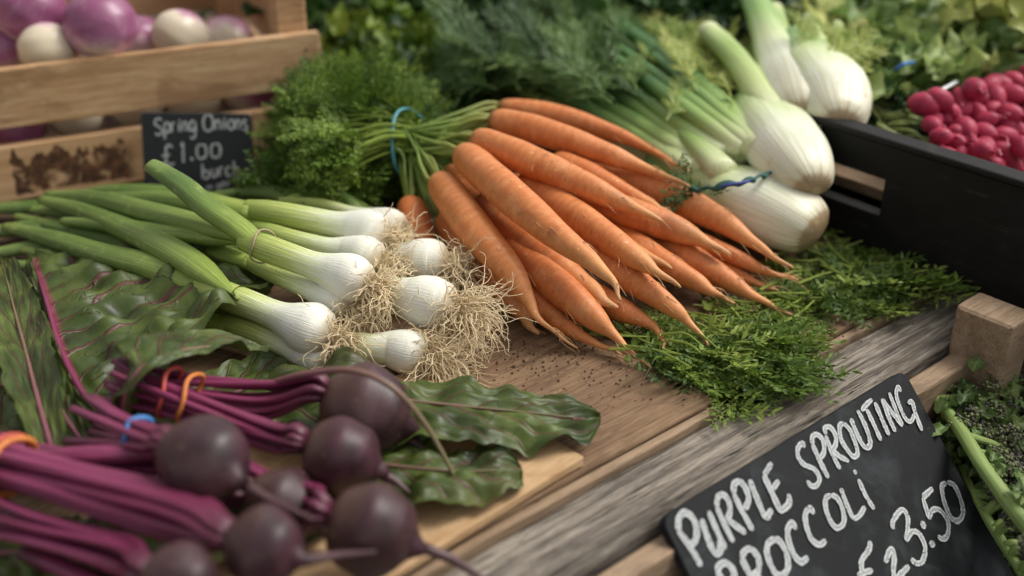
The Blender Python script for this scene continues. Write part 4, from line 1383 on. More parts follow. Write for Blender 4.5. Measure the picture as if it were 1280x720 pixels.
# ------------------------------------------------------------------ beetroots
BT = [  # centre x, y, z, r, tail rows, crown target (stem end), label
    dict(c=(456, 512, 3.2, 60), tail=[(512, 548, 1.6, 8), (545, 575, 1.0, 5), (575, 606, .7, 3)], stems=[(330, 500, 3.2), (215, 488, 3.4)], n=6, lb='beetroot at the back of the heap resting on the big flat leaf'),
    dict(c=(426, 570, 3.4, 54), tail=[(478, 592, 2.4, 8), (500, 606, 2.0, 4), (512, 616, 1.7, 2)], stems=[(340, 545, 3.8), (205, 498, 4.2)], n=7, lb='beetroot in the middle of the heap with a pale scar'),
    dict(c=(254, 576, 5.6, 60), tail=[(305, 606, 5.2, 8), (345, 628, 4.9, 5), (392, 650, 4.6, 2.5)], stems=[(200, 556, 5.2), (150, 536, 4.4)], n=6, lb='highest beetroot at left of the heap with a long tail'),
    dict(c=(330, 684, 4.6, 54), tail=[(386, 700, 4.4, 8), (425, 694, 4.3, 5), (470, 690, 4.2, 2.5)], stems=[(220, 640, 4.6), (20, 585, 4.6)], n=10, lb='beetroot at the bottom centre with its tail pointing right'),
    dict(c=(464, 662, 3.4, 64), tail=[(526, 684, 2.2, 8), (566, 700, 1.6, 6), (620, 735, 1.0, 3)], stems=[(390, 630, 3.0), (330, 610, 2.6)], n=4, lb='largest beetroot at the right front with a long dark tail'),
    dict(c=(352, 634, 2.4, 52), tail=[(400, 660, 1.6, 8), (430, 680, 1.2, 3)], stems=[(250, 600, 3.0), (60, 575, 3.4)], n=5, lb='shaded beetroot sunk between the others'),
    dict(c=(226, 728, 4.6, 52), tail=[(280, 745, 4.2, 8), (320, 755, 4.0, 3)], stems=[(150, 690, 3.6), (40, 660, 3.2)], n=5, lb='beetroot cut by the bottom edge of the picture'),
]
for i, d in enumerate(BT):
    rg = np.random.default_rng(900 + i)
    x, y, z, r = d['c']
    p = P(x, y, z)
    rr = r * .95 * depth(p) / FPX
    tl = []
    for a in d['tail']:
        q_ = P(*a[:3]); tl.append([*q_, a[3] * depth(q_) / FPX])
    crown_to = P(*d['stems'][0])
    ax = unit(unit(np.array(tl[0][:3]) - p) + unit(p - crown_to) * 0.6)
    base = p.copy(); base[2] = max(0, p[2] - rr)
    o = thing('beetroot', base, d['lb'], 'beetroot', 'beetroots of the tied bunches')
    mb = MB()
    globe(mb, p, ax, rr, [1.0, .94, 1.02, .96, .93, 1.0, 1.0][i], 26, 32, tl, rg.uniform(), 0.24, 0.05, i * 2)
    mb.build('root', MT['beet'], o)
    for k in range(d['n'] + 3):
        u_, w_ = np.cross(ax, Z), None
        u_ = unit(u_); w_ = np.cross(u_, ax)
        a = 2 * math.pi * k / (d['n'] + 3) + rg.uniform(-.3, .3)
        off = (u_ * math.cos(a) + w_ * math.sin(a))
        rows = [p - ax * rr * 0.9 + off * rr * 0.12, p - ax * rr * 1.25 + off * rr * 0.30]
        for j, st in enumerate(d['stems']):
            sp = P(*st)
            rows.append(sp + off * (rr * (0.46 if i == 3 else 0.34)) + rg.normal(0, .0012, 3))
        last = rows[-1] + unit(rows[-1] - rows[-2]) * 0.03 + off * 0.004
        rows.append(last)
        for q_ in rows:
            q_[2] = max(q_[2], 0.004)
        s = spline(rows, 30)
        mb = MB()
        w = rg.uniform(.0026, .0040) if i == 3 else rg.uniform(.0018, .0029)
        mb.tube(s, np.linspace(w * 1.0, w * .85, 30), 14, .8, True, rg.uniform(), bump=0.045, lobes=4, seed=k)
        mb.build('stem', MT['bstem'], o)

# dark tangle of stems under the front bunch
for i, rows in enumerate(([(60, 668, 2.4, 12), (130, 700, 2.2, 13), (230, 745, 2.0, 12)], [(30, 690, 1.6, 12), (90, 715, 1.6, 13), (160, 750, 1.5, 12)],
                          [(40, 574, 4.0, 14), (110, 570, 4.2, 15), (205, 566, 4.4, 13)], [(30, 560, 3.4, 12), (100, 590, 3.2, 13), (200, 598, 3.2, 12)])):
    pts, rad = pxpath(rows, 24)
    mb = MB()
    mb.tube(pts, rad, 12, .85, True, .5, bump=.03, seed=i)
    tag(mb.build('loose_beet_stalk', MT['bstem'], None), ['loose purple beet stem low at the bottom left', 'lowest loose purple beet stem at the bottom left corner', 'thick purple beet stem running into the highest beetroot', 'purple beet stem just under the thick one'][i], 'beet stem', 'loose beet stems')


def band_at(x, y, z, toward, rpx, mat, label, wire=.0011, squash=.8):
    p = P(x, y, z)
    r = rpx * depth(p) / FPX
    ring('rubber_band', p, P(*toward) - p, r * squash, r, wire, mat, label, jit=.0012)


band_at(212, 490, 4.2, (330, 510, 3.6), 36, MT['redband'], 'red rubber band round the back bunch of beet stems')
band_at(238, 498, 4.2, (330, 520, 3.6), 36, MT['orangeband'], 'orange rubber band round the back bunch of beet stems')
band_at(172, 542, 4.7, (240, 560, 5.0), 23, MT['blueband'], 'blue rubber band on the beet stems of the highest beetroot', .0015)
band_at(14, 584, 4.6, (120, 612, 4.6), 42, MT['orangeband'], 'orange rubber band round the front bunch of beet stems at the left edge', .0014)
band_at(6, 578, 4.6, (120, 612, 4.6), 40, MT['redband'], 'red rubber band round the front bunch at the left edge', .0014)


def snoise(V, freq, seed, n=12):
    rg = np.random.default_rng(int(seed * 10) + 5)
    out = 0
    for k in range(n):
        d = rg.normal(0, 1, 3) * freq
        out = out + np.sin(V @ d + rg.uniform(0, 6.28))
    return out / math.sqrt(n)


def beet_leaf(mid, wl, wr, roll, label, cup=0.15, ruffle=0.12, nu=70, nv=36, seed=0.0, stalk=True, name='beet_leaf', nvein=8, crump=1.0):
    rows = np.array([P(*m[:3]) for m in mid])
    s = spline(rows, nu)
    sc = np.array([depth(k) / FPX for k in s])
    T, _, _ = frames(s)
    u = np.linspace(0, 1, nu)
    WL = np.interp(u, np.linspace(0, 1, len(wl)), wl) * sc
    WR = np.interp(u, np.linspace(0, 1, len(wr)), wr) * sc
    k = np.ones(7) / 7
    WL = np.convolve(np.pad(WL, 3, 'edge'), k, 'valid'); WR = np.convolve(np.pad(WR, 3, 'edge'), k, 'valid')
    WL *= np.clip((1 - u) / 0.05, 0.02, 1) ** .5; WR *= np.clip((1 - u) / 0.05, 0.02, 1) ** .5
    v = np.linspace(-1, 1, nv)
    V = np.zeros((nu, nv, 3)); A = np.zeros((nu, nv, 3)); NN = np.zeros((nu, nv, 3))
    for i in range(nu):
        side = unit(np.cross(T[i], Z))
        nrm = np.cross(side, T[i])
        ro = np.interp(u[i], np.linspace(0, 1, len(roll)), roll)
        ro = math.radians(ro)
        s2 = side * math.cos(ro) + nrm * math.sin(ro)
        n2 = np.cross(s2, T[i])
        for j, vv in enumerate(v):
            w = WL[i] if vv < 0 else WR[i]
            edge = 1 + 0.05 * math.sin(u[i] * 47 + seed + vv) + 0.03 * math.sin(u[i] * 97 + seed * 2)
            av = abs(vv)
            h = cup * w * av ** 2 + ruffle * w * av ** 1.6 * (math.sin(u[i] * 21 + seed + (2 if vv < 0 else 0)) * .6 + math.sin(u[i] * 43 + seed * 3) * .4)
            V[i, j] = s[i] + s2 * w * vv * edge + n2 * h
            A[i, j] = (u[i], vv, 0)
            NN[i, j] = n2
    av = np.abs(v)[None, :]
    wv = u[:, None] * nvein - 2.2 * av + snoise(V, 45, seed) * 0.16 + (v[None, :] > 0) * 0.5
    A[:, :, 2] = wv
    puff = np.abs(np.sin(np.pi * wv)) ** 0.7
    cell = 0.55 + 0.45 * np.sin(av * 17 + np.floor(wv) * 2.1 + seed)
    hh_ = (puff * (0.35 + 0.65 * cell) * 0.0026 * crump * np.clip(av * 4, 0, 1) * (1 - 0.3 * av)) + snoise(V, 75, seed + 2) * .0026 * crump * av ** 1.3 + snoise(V, 140, seed + 4) * 0.0019 * crump * np.clip(av * 4, 0, 1) + snoise(V, 330, seed + 1) * 0.00045 * crump
    V += NN * hh_[:, :, None]
    V[:, :, 2] = np.maximum(V[:, :, 2], 0.0012 + 0.0008 * np.abs(np.sin(V[:, :, 0] * 900)))
    base = rows[0].copy(); base[2] = 0
    o = thing(name, base, label, 'beet leaf', 'beet leaves')
    mb = MB(); mb.grid(V, A)
    mb.build('blade', MT['beetleaf'], o)
    if stalk:
        mb = MB()
        n3 = np.array([0, 0, 1.0])
        mb.tube(s[:int(nu * .93)] + n3 * .0006, np.linspace(.0026, .0007, int(nu * .93)) * (1.0 if stalk == 2 else .55), 8)
        mb.build('midrib', MT['bstem'] if stalk == 2 else MT['drib'], o)
    return o


beet_leaf([(165, 545, 2.2), (112, 505, 2.4), (76, 440, 2.6), (60, 385, 2.4), (40, 320, 1.8)], [8, 25, 40, 34, 10], [30, 200, 300, 255, 100], [4, 4, 2, 0],
          'large crinkled beet leaf spread under the onion leaves', 0.05, 0.05, 130, 90, 1.0, 2, nvein=10, crump=1.9)
beet_leaf([(150, 524, 3.4), (160, 484, 5.4), (190, 454, 6.2), (250, 436, 5.4), (336, 436, 3.4)], [30, 70, 80, 60, 14], [10, 16, 20, 24, 8], [10, 8, 6, 0],
          'small folded beet leaf arching over the banded stems', 0.1, 0.08, 60, 30, 2.0)
beet_leaf([(70, 580, 2.2), (50, 510, 3.0), (32, 440, 3.4), (16, 380, 3.4), (2, 322, 3.0)], [20, 34, 34, 28, 8], [16, 30, 30, 26, 8], [-8, -4, 0, 4],
          'narrow curled green beet leaf at the left edge', .45, 0.06, 80, 34, 3.0, True, crump=.7)
beet_leaf([(120, 575, 1.6), (80, 520, 2.6), (56, 460, 3.0), (44, 400, 2.6)], [20, 26, 24, 8], [16, 24, 22, 8], [6, 8, 8],
          'second curled beet leaf between the edge one and the large leaf', .45, 0.06, 70, 34, 4.0, True, crump=.7)
beet_leaf([(20, 560, 1.2), (60, 560, 1.4), (110, 545, 1.4), (170, 530, 1.2)], [60, 70, 60, 10], [50, 60, 50, 10], [0, 0, 0],
          'dark beet leaf in the shade behind the purple stems', 0.1, 0.1, 50, 26, 5.0)
beet_leaf([(318, 486, 1.8), (420, 490, 2.4), (520, 503, 2.2), (620, 513, 1.8), (690, 520, 1.5), (748, 527, .9)], [60, 84, 66, 62, 58, 36], [50, 80, 80, 74, 60, 36], [2, 0, -2],
          'broad green beet leaf lying flat towards the wooden board', -0.1, 0.06, 120, 70, 6.0, crump=1.35)
beet_leaf([(390, 570, 1.0), (460, 580, 1.3), (540, 588, 1.3), (600, 590, 1.1), (652, 584, .9)], [60, 74, 66, 60, 34], [60, 84, 88, 70, 34], [0, 0, 0],
          'darker lower beet leaf on the pale plywood offcut', -0.05, 0.08, 90, 56, 7.0, crump=1.3)
beet_leaf([(230, 520, .6), (300, 490, .8), (370, 470, .9), (450, 468, .9)], [40, 60, 60, 30], [50, 70, 70, 40], [0, 0, 0],
          'beet leaf lying under the lowest onion bulbs', 0.0, 0.06, 50, 30, 10.0)
beet_leaf([(-30, 470, .8), (60, 500, 1.0), (150, 510, 1.0), (250, 500, .8)], [70, 90, 90, 40], [80, 90, 90, 60], [0, 0, 0],
          'shaded beet leaf filling the gap below the large crinkled leaf', 0.0, 0.08, 50, 36, 11.0)
beet_leaf([(120, 640, 1.0), (220, 650, 1.2), (340, 650, 1.2), (430, 640, 1.0)], [80, 90, 80, 20], [80, 90, 80, 20], [0, 0, 0],
          'dark beet leaf underneath the heap of beetroots', 0.0, 0.08, 60, 36, 8.0)
beet_leaf([(-40, 700, 1.0), (40, 690, 1.2), (120, 700, 1.2), (200, 715, 1.0)], [60, 70, 60, 20], [60, 70, 60, 20], [0, 0, 0],
          'dark beet leaf at the bottom left corner', 0.0, 0.1, 50, 30, 9.0)
# the arching stem over the back beetroot
pts, rad = pxpath([(332, 482, 3.6, 5), (380, 468, 5.2, 5), (440, 463, 6.2, 5), (490, 484, 5.8, 4.6), (530, 528, 4.0, 4.2), (560, 580, 2.1, 3.6), (576, 612, 1.0, 3)], 50)
mb = MB(); mb.tube(pts, rad, 10, .85, True, bump=.02)
tag(mb.build('loose_beet_stalk', MT['drib'], None), 'thin dull purple stem arching over the back beetroot', 'beet stem')

# ------------------------------------------------------------------ loose carrot fronds on the board
def frond_patch(name, label, items, n, mat):
    mb = MB()
    for (x, y, z), (dx, dy), spread, cnt, L in items:
        for k in range(int(cnt * .46)):
            p = P(x + RNG.normal(0, spread), y + RNG.normal(0, spread * .45), max(0.1, z * .8 * RNG.uniform(.05, 1.0) ** 1.5))
            tgt = P(x + dx, y + dy, z)
            d = unit(unit(tgt - P(x, y, z)) + RNG.normal(0, .55, 3) * np.array([1, 1, .12]))
            put_frond(mb, (FRL if k % 2 else FR)[RNG.integers(5)], p, d, rnd_dir((0, 0, 1), .3), 1.15 * L * RNG.uniform(.7, 1.25), RNG.uniform(0, 1))
        for k in range(max(2, cnt // 8)):
            p = P(x + RNG.normal(0, spread), y + RNG.normal(0, spread * .45), max(.2, z * .7))
            d = unit(unit(P(x + dx, y + dy, z) - P(x, y, z)) + RNG.normal(0, .4, 3) * np.array([1, 1, .05]))
            q_ = p - d * RNG.uniform(.02, .045)
            mb.tube(spline([q_, (p + q_) / 2 + RNG.normal(0, .002, 3), p], 10), np.linspace(.0009, .0005, 10), 5, cap=False, r=1.0)
    V = [np.column_stack([v[:, :2], np.maximum(v[:, 2], 0.0008)]) for v in mb.v]
    mb.v = V
    tag(mb.build(name, mat, None, False), label, 'fronds', kind='stuff')


frond_patch('loose_fronds', 'loose green carrot fronds on the board under the carrot tips',
            [((800, 425, 1.2), (80, 20), 26, 26, .036), ((860, 440, 1.4), (70, 20), 28, 34, .036), ((925, 440, 1.2), (60, 20), 28, 32, .036),
             ((890, 400, 1.4), (60, 20), 26, 28, .034), ((950, 415, 1.0), (60, 25), 22, 20, .032), ((880, 465, .6), (40, 20), 26, 20, .03), ((945, 448, .6), (30, -5), 14, 10, .024),
             ((760, 415, .8), (60, 20), 14, 8, .03)], 0, MT['floose'])
frond_patch('loose_fronds', 'trailing carrot fronds between the fennel bulb and the black crate',
            [((930, 372, 1.2), (70, 10), 22, 20, .034), ((990, 365, 1.4), (80, -10), 24, 34, .036), ((1040, 345, 1.6), (80, -10), 24, 34, .038), ((1040, 370, 1.0), (80, -10), 20, 20, .034),
             ((1090, 338, 1.6), (80, -15), 20, 24, .038), ((1135, 328, 1.4), (80, -5), 12, 12, .034), ((1030, 325, 1.4), (70, 0), 16, 12, .03), ((1060, 310, 1.4), (60, 0), 16, 10, .032)], 0, MT['floose'])

# ------------------------------------------------------------------ fennel
def fennel(name, label, path, stalks, seed, squash=.8):
    pts, rad = pxpath(path, 44)
    base = pts[14].copy(); base[2] = max(0, pts[14][2] - rad[14])
    o = thing(name, base, label, 'fennel', 'fennel bulbs')
    mb = MB(); mb.tube(pts, rad, 40, squash, True, .5, bump=.012, lobes=5, seed=seed)
    mb.build('bulb', MT['fennel'], o)
    for st in stalks:
        mat = MT[st[0]]
        lp, lr = pxpath(st[1], 36)
        mb = MB(); mb.tube(lp, lr, 16, .8, True, random.random(), bump=.02, seed=seed + len(st[1]))
        mb.build('stalk', mat, o)
    return o


F1 = fennel('fennel', 'front white fennel bulb with its brown root end towards the black crate',
            [(1021, 291, 2.8, 27), (1014, 287, 2.9, 40), (990, 274, 3.2, 51), (955, 258, 3.4, 55), (920, 244, 3.5, 46), (890, 232, 3.6, 36), (860, 220, 3.6, 30), (820, 205, 3.4, 24)],
            [('leek', [(870, 215, 4.4, 22), (800, 170, 4.8, 16), (730, 125, 5.0, 13), (670, 85, 5.0, 9), (620, 58, 5.0, 5)]),
             ('leek', [(885, 214, 4.6, 20), (820, 160, 5.2, 15), (750, 108, 5.6, 12), (690, 66, 5.6, 8)]),
             ('leek', [(905, 215, 5.2, 20), (850, 160, 5.9, 16), (790, 105, 6.4, 13), (730, 58, 6.6, 8)]),
             ('fcut', [(840, 212, 3.2, 20), (760, 165, 3.6, 14), (690, 128, 4.6, 10), (640, 104, 5.4, 11), (586, 80, 6.2, 11)])], 1.0)
F2 = fennel('fennel', 'second white fennel bulb lying above the front one against the crate',
            [(1018, 236, 5.4, 14), (1014, 228, 5.6, 30), (1000, 208, 6.0, 45), (978, 180, 6.3, 50), (958, 152, 6.6, 46), (940, 128, 6.8, 34), (925, 108, 7.0, 22)],
            [('fcut', [(975, 160, 7.2, 24), (945, 110, 8.4, 20), (915, 68, 9.4, 17), (885, 38, 10.0, 15)]),
             ('leek', [(950, 185, 6.4, 22), (900, 132, 7.2, 19), (840, 78, 8.0, 17), (780, 38, 8.4, 14), (746, 16, 8.6, 11)]),
             ('fcut', [(940, 130, 6.8, 18), (895, 90, 7.4, 15), (850, 60, 7.8, 13), (815, 34, 8.0, 10)]),
             ('leek', [(930, 195, 5.6, 20), (880, 140, 6.2, 17), (810, 80, 6.8, 15), (750, 30, 7.2, 12)])], 2.0)
F3 = fennel('fennel', 'plump fennel bulb standing behind the black crate wall',
            [(1050, 156, 7.6, 16), (1048, 150, 7.7, 34), (1040, 125, 8.2, 50), (1020, 98, 8.8, 50), (1005, 72, 9.2, 36), (995, 50, 9.6, 24)],
            [('fcut', [(1030, 80, 9.4, 20), (1020, 50, 10.2, 14), (1012, 22, 10.8, 10)]),
             ('fcut', [(1045, 90, 8.8, 16), (1050, 60, 9.6, 10), (1046, 30, 10.2, 7)])], 3.0)
F4 = fennel('fennel', 'pale fennel bulb half hidden behind the standing one',
            [(1004, 148, 7.4, 20), (1002, 135, 7.8, 36), (994, 108, 8.4, 42), (978, 78, 9.0, 34), (962, 46, 9.8, 23), (950, 16, 10.6, 19), (938, -14, 11.4, 17)], [('fcut', [(990, 84, 9.0, 14), (978, 44, 10.0, 12), (968, 10, 10.6, 10)])], 4.0)
# slender stalks of the two front bulbs, sweeping up and back to the left
rg_ = np.random.default_rng(42)
for i_ in range(16):
    f_ = (i_ + rg_.uniform(0, .8)) / 16
    own = F1 if f_ < .55 else F2
    x0, y0, z0_ = 850 + 105 * f_, 206 - 26 * f_, 4.4 + 2.4 * f_
    x2, y2, z2_ = 600 + 165 * f_ + rg_.normal(0, 12), 66 - 46 * f_ + rg_.normal(0, 6), 5.4 + 3.2 * f_
    xm, ym, zm = (x0 + x2) / 2 + rg_.normal(0, 6), (y0 + y2) / 2 + rg_.normal(0, 5) - 2, (z0_ + z2_) / 2 + .5 + rg_.normal(0, .2)
    r_ = rg_.uniform(7, 11)
    lp, lr = pxpath([(x0, y0, z0_, r_ * 1.4), (xm, ym, zm, r_), (x2, y2, z2_, r_ * .5)], 30)
    mb = MB(); mb.tube(lp, lr, 12, .85, True, rg_.uniform(), bump=.02, seed=i_)
    mb.build('stalk', MT['leek'], own)
# twisted tie on the front fennel
pts, rad = pxpath([(862, 238, 5.2, 2.5), (885, 236, 5.9, 3), (905, 232, 6.3, 4), (930, 228, 6.4, 3.4), (950, 221, 6.2, 3), (975, 214, 5.4, 2.5)], 60)
k = np.linspace(0, 40, 60)
mb = MB(); mb.tube(pts + np.stack([np.sin(k), np.cos(k), np.sin(k + 1)], -1) * .0008, rad * (1 + .3 * np.sin(k * .7)), 8, r=.3)
tie = tag(mb.build('fennel_tie', MT['greenband'], None), 'twisted green and navy tie across the front fennel bulb', 'tie')
mb = MB(); mb.tube(pts[14:30] + np.array([0, -.0012, .0006]), .0011, 8)
mb.build('navy_strand', MT['navyband'], tie)
mb = MB()
for j in range(7):
    d = rnd_dir((-.6, -.3, .3), .5)
    put_frond(mb, FRC[j % 5], P(866, 238, 5.2), d, Z, .022, .3)
mb.build('tuft', MT['dill'], tie, False)

# fennel fronds: fine dark threads streaming to the upper left
def threads(name, label, regions, mat, cat='fronds'):
    mb = MB()
    for (x, y, z), (dx, dy), sx, sy, cnt, L in regions:
        for k in range(cnt):
            px_, py_ = x + RNG.normal(0, sx), y + RNG.normal(0, sy)
            zz = max(.2, z * RNG.uniform(.4, 1.1))
            p = P(px_, py_, zz)
            d0 = unit(P(x + dx, y + dy, z) - P(x, y, z))
            d = unit(d0 + RNG.normal(0, .20, 3))
            put_frond(mb, FRD[RNG.integers(5)], p, d, rnd_dir((0, -.5, 1), .5), 1.35 * L * RNG.uniform(.7, 1.3), RNG.uniform(0, 1))
    tag(mb.build(name, mat, None, False), label, cat, kind='stuff')


threads('fennel_fronds', 'fine dark green fennel fronds behind the carrots',
        [((680, 95, 4.5), (-80, -45), 40, 18, 170, .05), ((640, 70, 5.0), (-70, -45), 40, 16, 150, .05), ((760, 110, 4.5), (-80, -50), 40, 22, 150, .05),
         ((740, 60, 8.2), (-70, -50), 44, 18, 200, .05), ((790, 105, 7.4), (-70, -50), 30, 16, 70, .045), ((690, 90, 6.6), (-70, -45), 36, 16, 140, .05), ((820, 150, 3.6), (-80, -50), 30, 18, 80, .045), ((560, 110, 3.0), (-60, -10), 30, 18, 110, .045),
         ((600, 130, 2.4), (-60, -10), 34, 14, 90, .045)], MT['dill'])
threads('cut_fennel_fronds', 'pale green fennel tufts between the cut stalks',
        [((880, 95, 8.0), (-30, -60), 26, 20, 70, .035), ((915, 110, 7.4), (-30, -60), 18, 18, 40, .03), ((1020, 55, 10.0), (-10, -60), 24, 20, 80, .035), ((1050, 70, 9.0), (5, -60), 12, 18, 30, .03),
         ((850, 60, 8.0), (-30, -60), 20, 14, 40, .035)], MT['yleaf'])

# ------------------------------------------------------------------ black crate and radishes
R0, R1 = P(1030, 287), P(1245, 352)
RE = unit(R1 - R0)
RA = math.atan2(RE[1], RE[0])
RN = np.array([-RE[1], RE[0], 0])
if RN[1] < 0:
    RN = -RN
rh = 0.0
for k in np.linspace(0.02, 0.15, 400):
    if pixel(R0 + Z * k)[1] <= 160:
        rh = k
        break


RE = unit(P(1280, 232, rh * 100) - (R0 + Z * rh))
RE[2] = 0
RE = unit(RE)
RA = math.atan2(RE[1], RE[0])
RN = np.array([-RE[1], RE[0], 0])


def RB(s, d, z):
    return R0 + RE * s + RN * d + Z * z


bc = thing('plastic_crate', RB(0.1, 0.15, 0), 'black plastic crate with a slotted handle behind the front fennel', 'crate')
s0 = float((P(1026, 200, 6) - R0) @ RE)
hp = on_plane(1110, 235, R0, RN)
h0, h1 = -0.012, float((hp - R0) @ RE)
sl, sr = -0.09, 0.36
w = 0.010
zt, zb = rh * .70, rh * .36


def wall(s_a, s_b, za, zb_, d=0.0, name='wall'):
    plank(name, MT['plastic'], bc, RB((s_a + s_b) / 2, d, (za + zb_) / 2) + -RN * w / 2, RA, (s_b - s_a, zb_ - za, w), 0.002, 8, 0.0002, 70, rx=math.radians(90))


def holed_wall():
    S = [sl, h0 - .004, h0, h1, h1 + .004, sr]
    H = [0.001, zb - .004, zb, zt, zt + .004, rh]
    mb = MB()
    V, F = [], []
    for d in (-w / 2, w / 2):
        for zz in H:
            for ss in S:
                V.append(RB(ss, d, zz))
    n = len(S)
    def ix(l, j, i):
        return l * n * len(H) + j * n + i
    for j in range(len(H) - 1):
        for i in range(n - 1):
            if j == 2 and i == 2:
                continue
            F.append((ix(0, j, i), ix(0, j, i + 1), ix(0, j + 1, i + 1), ix(0, j + 1, i)))
            F.append((ix(1, j, i), ix(1, j + 1, i), ix(1, j + 1, i + 1), ix(1, j, i + 1)))
    for (j0, i0, j1, i1) in ((2, 2, 2, 3), (2, 3, 3, 3), (3, 3, 3, 2), (3, 2, 2, 2), (0, 0, 5, 0), (5, 0, 5, 5), (5, 5, 0, 5)):
        F.append((ix(0, j0, i0), ix(0, j1, i1), ix(1, j1, i1), ix(1, j0, i0)))
    mb.add(V, F)
    mb.build('handle_wall', MT['plastic'], bc, False)


holed_wall()
plank('rim', MT['plastic'], bc, RB((sl + sr) / 2, 0.0, rh + .0055), RA, (sr - sl, .016, .005), .0015, 8, .0002, 71)
wall(sl, sr, 0.001, rh, 0.30)
plank('base', MT['plastic'], bc, RB((sl + sr) / 2, 0.153, 0.012), RA, (sr - sl, .29, .008), .001, 4, 0, 73)
for s in (sl + .005, sr - .005):
    plank('end_wall', MT['plastic'], bc, RB(s, 0.152, rh / 2) , RA + math.pi / 2, (.288, rh - .002, w), .002, 4, .0002, 74, rx=math.radians(90))
plank('liner', MT['post'], bc, RB((sl + sr) / 2, 0.153, 0.034), RA, (sr - sl - .03, .27, .008), .001, 4, 0, 75, label='brown board lining the crate')

RAD = []
for row in range(8):
    for k in range(9):
        x = 1156 + k * 19 + (row % 2) * 9 + row * 3
        y = 90 + row * 14 + (8 - k) * 5 - (row * 1.0)
        if x > 1310 or y < 80 + (1300 - x) * .22:
            continue
        RAD.append((x + RNG.normal(0, 3), y + RNG.normal(0, 2.5), 5.0 + (7 - row) * .45 + RNG.normal(0, .3)))
RL = {}
for i, (x, y, z) in enumerate(RAD):
    p = P(x, y, z)
    rr = RNG.uniform(10.5, 15) * depth(p) / FPX
    ax = unit(np.array([RNG.normal(.3, .7), -1 + RNG.normal(0, .5), RNG.normal(-.2, .3)]))
    mb = MB()
    tl = [[*(p + ax * rr * (1.5 + .5 * j) + RNG.normal(0, .001, 3)), .0012 * (1 - j * .25)] for j in range(3)]
    globe(mb, p, ax, rr, 1.4, 14, 16, tl, RNG.uniform(), .2, .03, i)
    o = mb.build('radish', MT['radish'], None)
    tag(o, 'pink radish in the heap beyond the black crate wall', 'radish', 'radishes heaped in the black crate')

# radish leaves
mb_i = 0
LV = []
for k in range(230):
    x, y = RNG.uniform(1050, 1300), RNG.uniform(-20, 125)
    if y > 128 - (x - 1060) * .26 + RNG.normal(0, 8):
        continue
    LV.append((x, y))
rl = MB()
for k, (x, y) in enumerate(LV):
    z = 7.0 + (130 - y) * .02 + RNG.normal(0, .8)
    p = P(x, y, z)
    d = rnd_dir((-.3, .3, .25), .6)
    put_leaf(rl, p - d * .012, d, rnd_dir((0, -.5, 1), .4), RNG.uniform(.028, .046), RNG.uniform(.009, .015), .3, .5, 12, 9, RNG.uniform(0, 1), RNG.uniform(0, 9))
tag(rl.build('radish_leaves', MT['radleaf'], None), 'mass of light green radish leaves above the pink radishes', 'leaves', kind='stuff')
rl = MB()
for k in range(34):
    x, y = RNG.uniform(1215, 1320), RNG.uniform(-20, 40)
    p = P(x, y, 10.5 + RNG.normal(0, .7))
    d = rnd_dir((-.2, .2, .3), .6)
    put_leaf(rl, p, d, rnd_dir((0, -.5, 1), .4), RNG.uniform(.03, .05), RNG.uniform(.012, .018), .3, .4, 10, 8, RNG.uniform(0, 1), RNG.uniform(0, 9))
tag(rl.build('pale_leaves', MT['yleaf'], None), 'yellow green leaves at the top right corner', 'leaves', kind='stuff')
# radish stems trailing over the front of the heap
rl = MB()
for k in range(46):
    x0, y0 = RNG.uniform(1075, 1150), RNG.uniform(120, 165)
    a = P(x0, y0, 5.5 + RNG.normal(0, .5))
    b = P(x0 + RNG.uniform(60, 160), y0 + RNG.uniform(10, 40), 5.2 + RNG.normal(0, .4))
    m = (a + b) / 2 + RNG.normal(0, .006, 3)
    rl.tube(spline([a, m, b], 12), np.linspace(.0018, .0010, 12), 6, r=RNG.uniform())
tag(rl.build('radish_stems', MT['pinkstem'], None), 'limp green radish stems trailing below the heap', 'stems', kind='stuff')
rl = MB()
for k in range(46):
    x, y = RNG.uniform(1060, 1180), RNG.uniform(135, 190)
    if y > 160 + (x - 1060) * .3:
        continue
    put_frond(rl, FRC[k % 5], P(x, y, 5 + RNG.normal(0, .4)), rnd_dir((.6, -.3, .1), .5), Z, RNG.uniform(.03, .05), RNG.uniform())
tag(rl.build('loose_greens', MT['darkleaf'], None, False), 'loose dark greens inside the black crate beside the fennel', 'greens', kind='stuff')
pts, rad = pxpath([(1154, 126, 8.2, 2), (1166, 117, 8.9, 2.6), (1178, 112, 9.0, 2.6), (1196, 102, 8.4, 2)], 16)
mb = MB(); mb.tube(pts, rad, 8)
wt = tag(mb.build('bunch_tie', MT['whiteband'], None), 'white and blue tie round the nearest radish bunch', 'tie')
mb = MB(); mb.tube(pts[:5] + np.array([0, -.001, 0]), rad[:5] * 1.3, 8); mb.build('blue_end', MT['blueband'], wt)
pts, rad = pxpath([(1118, 88, 9.2, 2), (1130, 80, 9.7, 2.8), (1142, 78, 9.2, 2)], 12)
mb = MB(); mb.tube(pts, rad, 8)
tag(mb.build('bunch_tie', MT['blueband'], None), 'small blue tie among the radish leaves', 'tie')

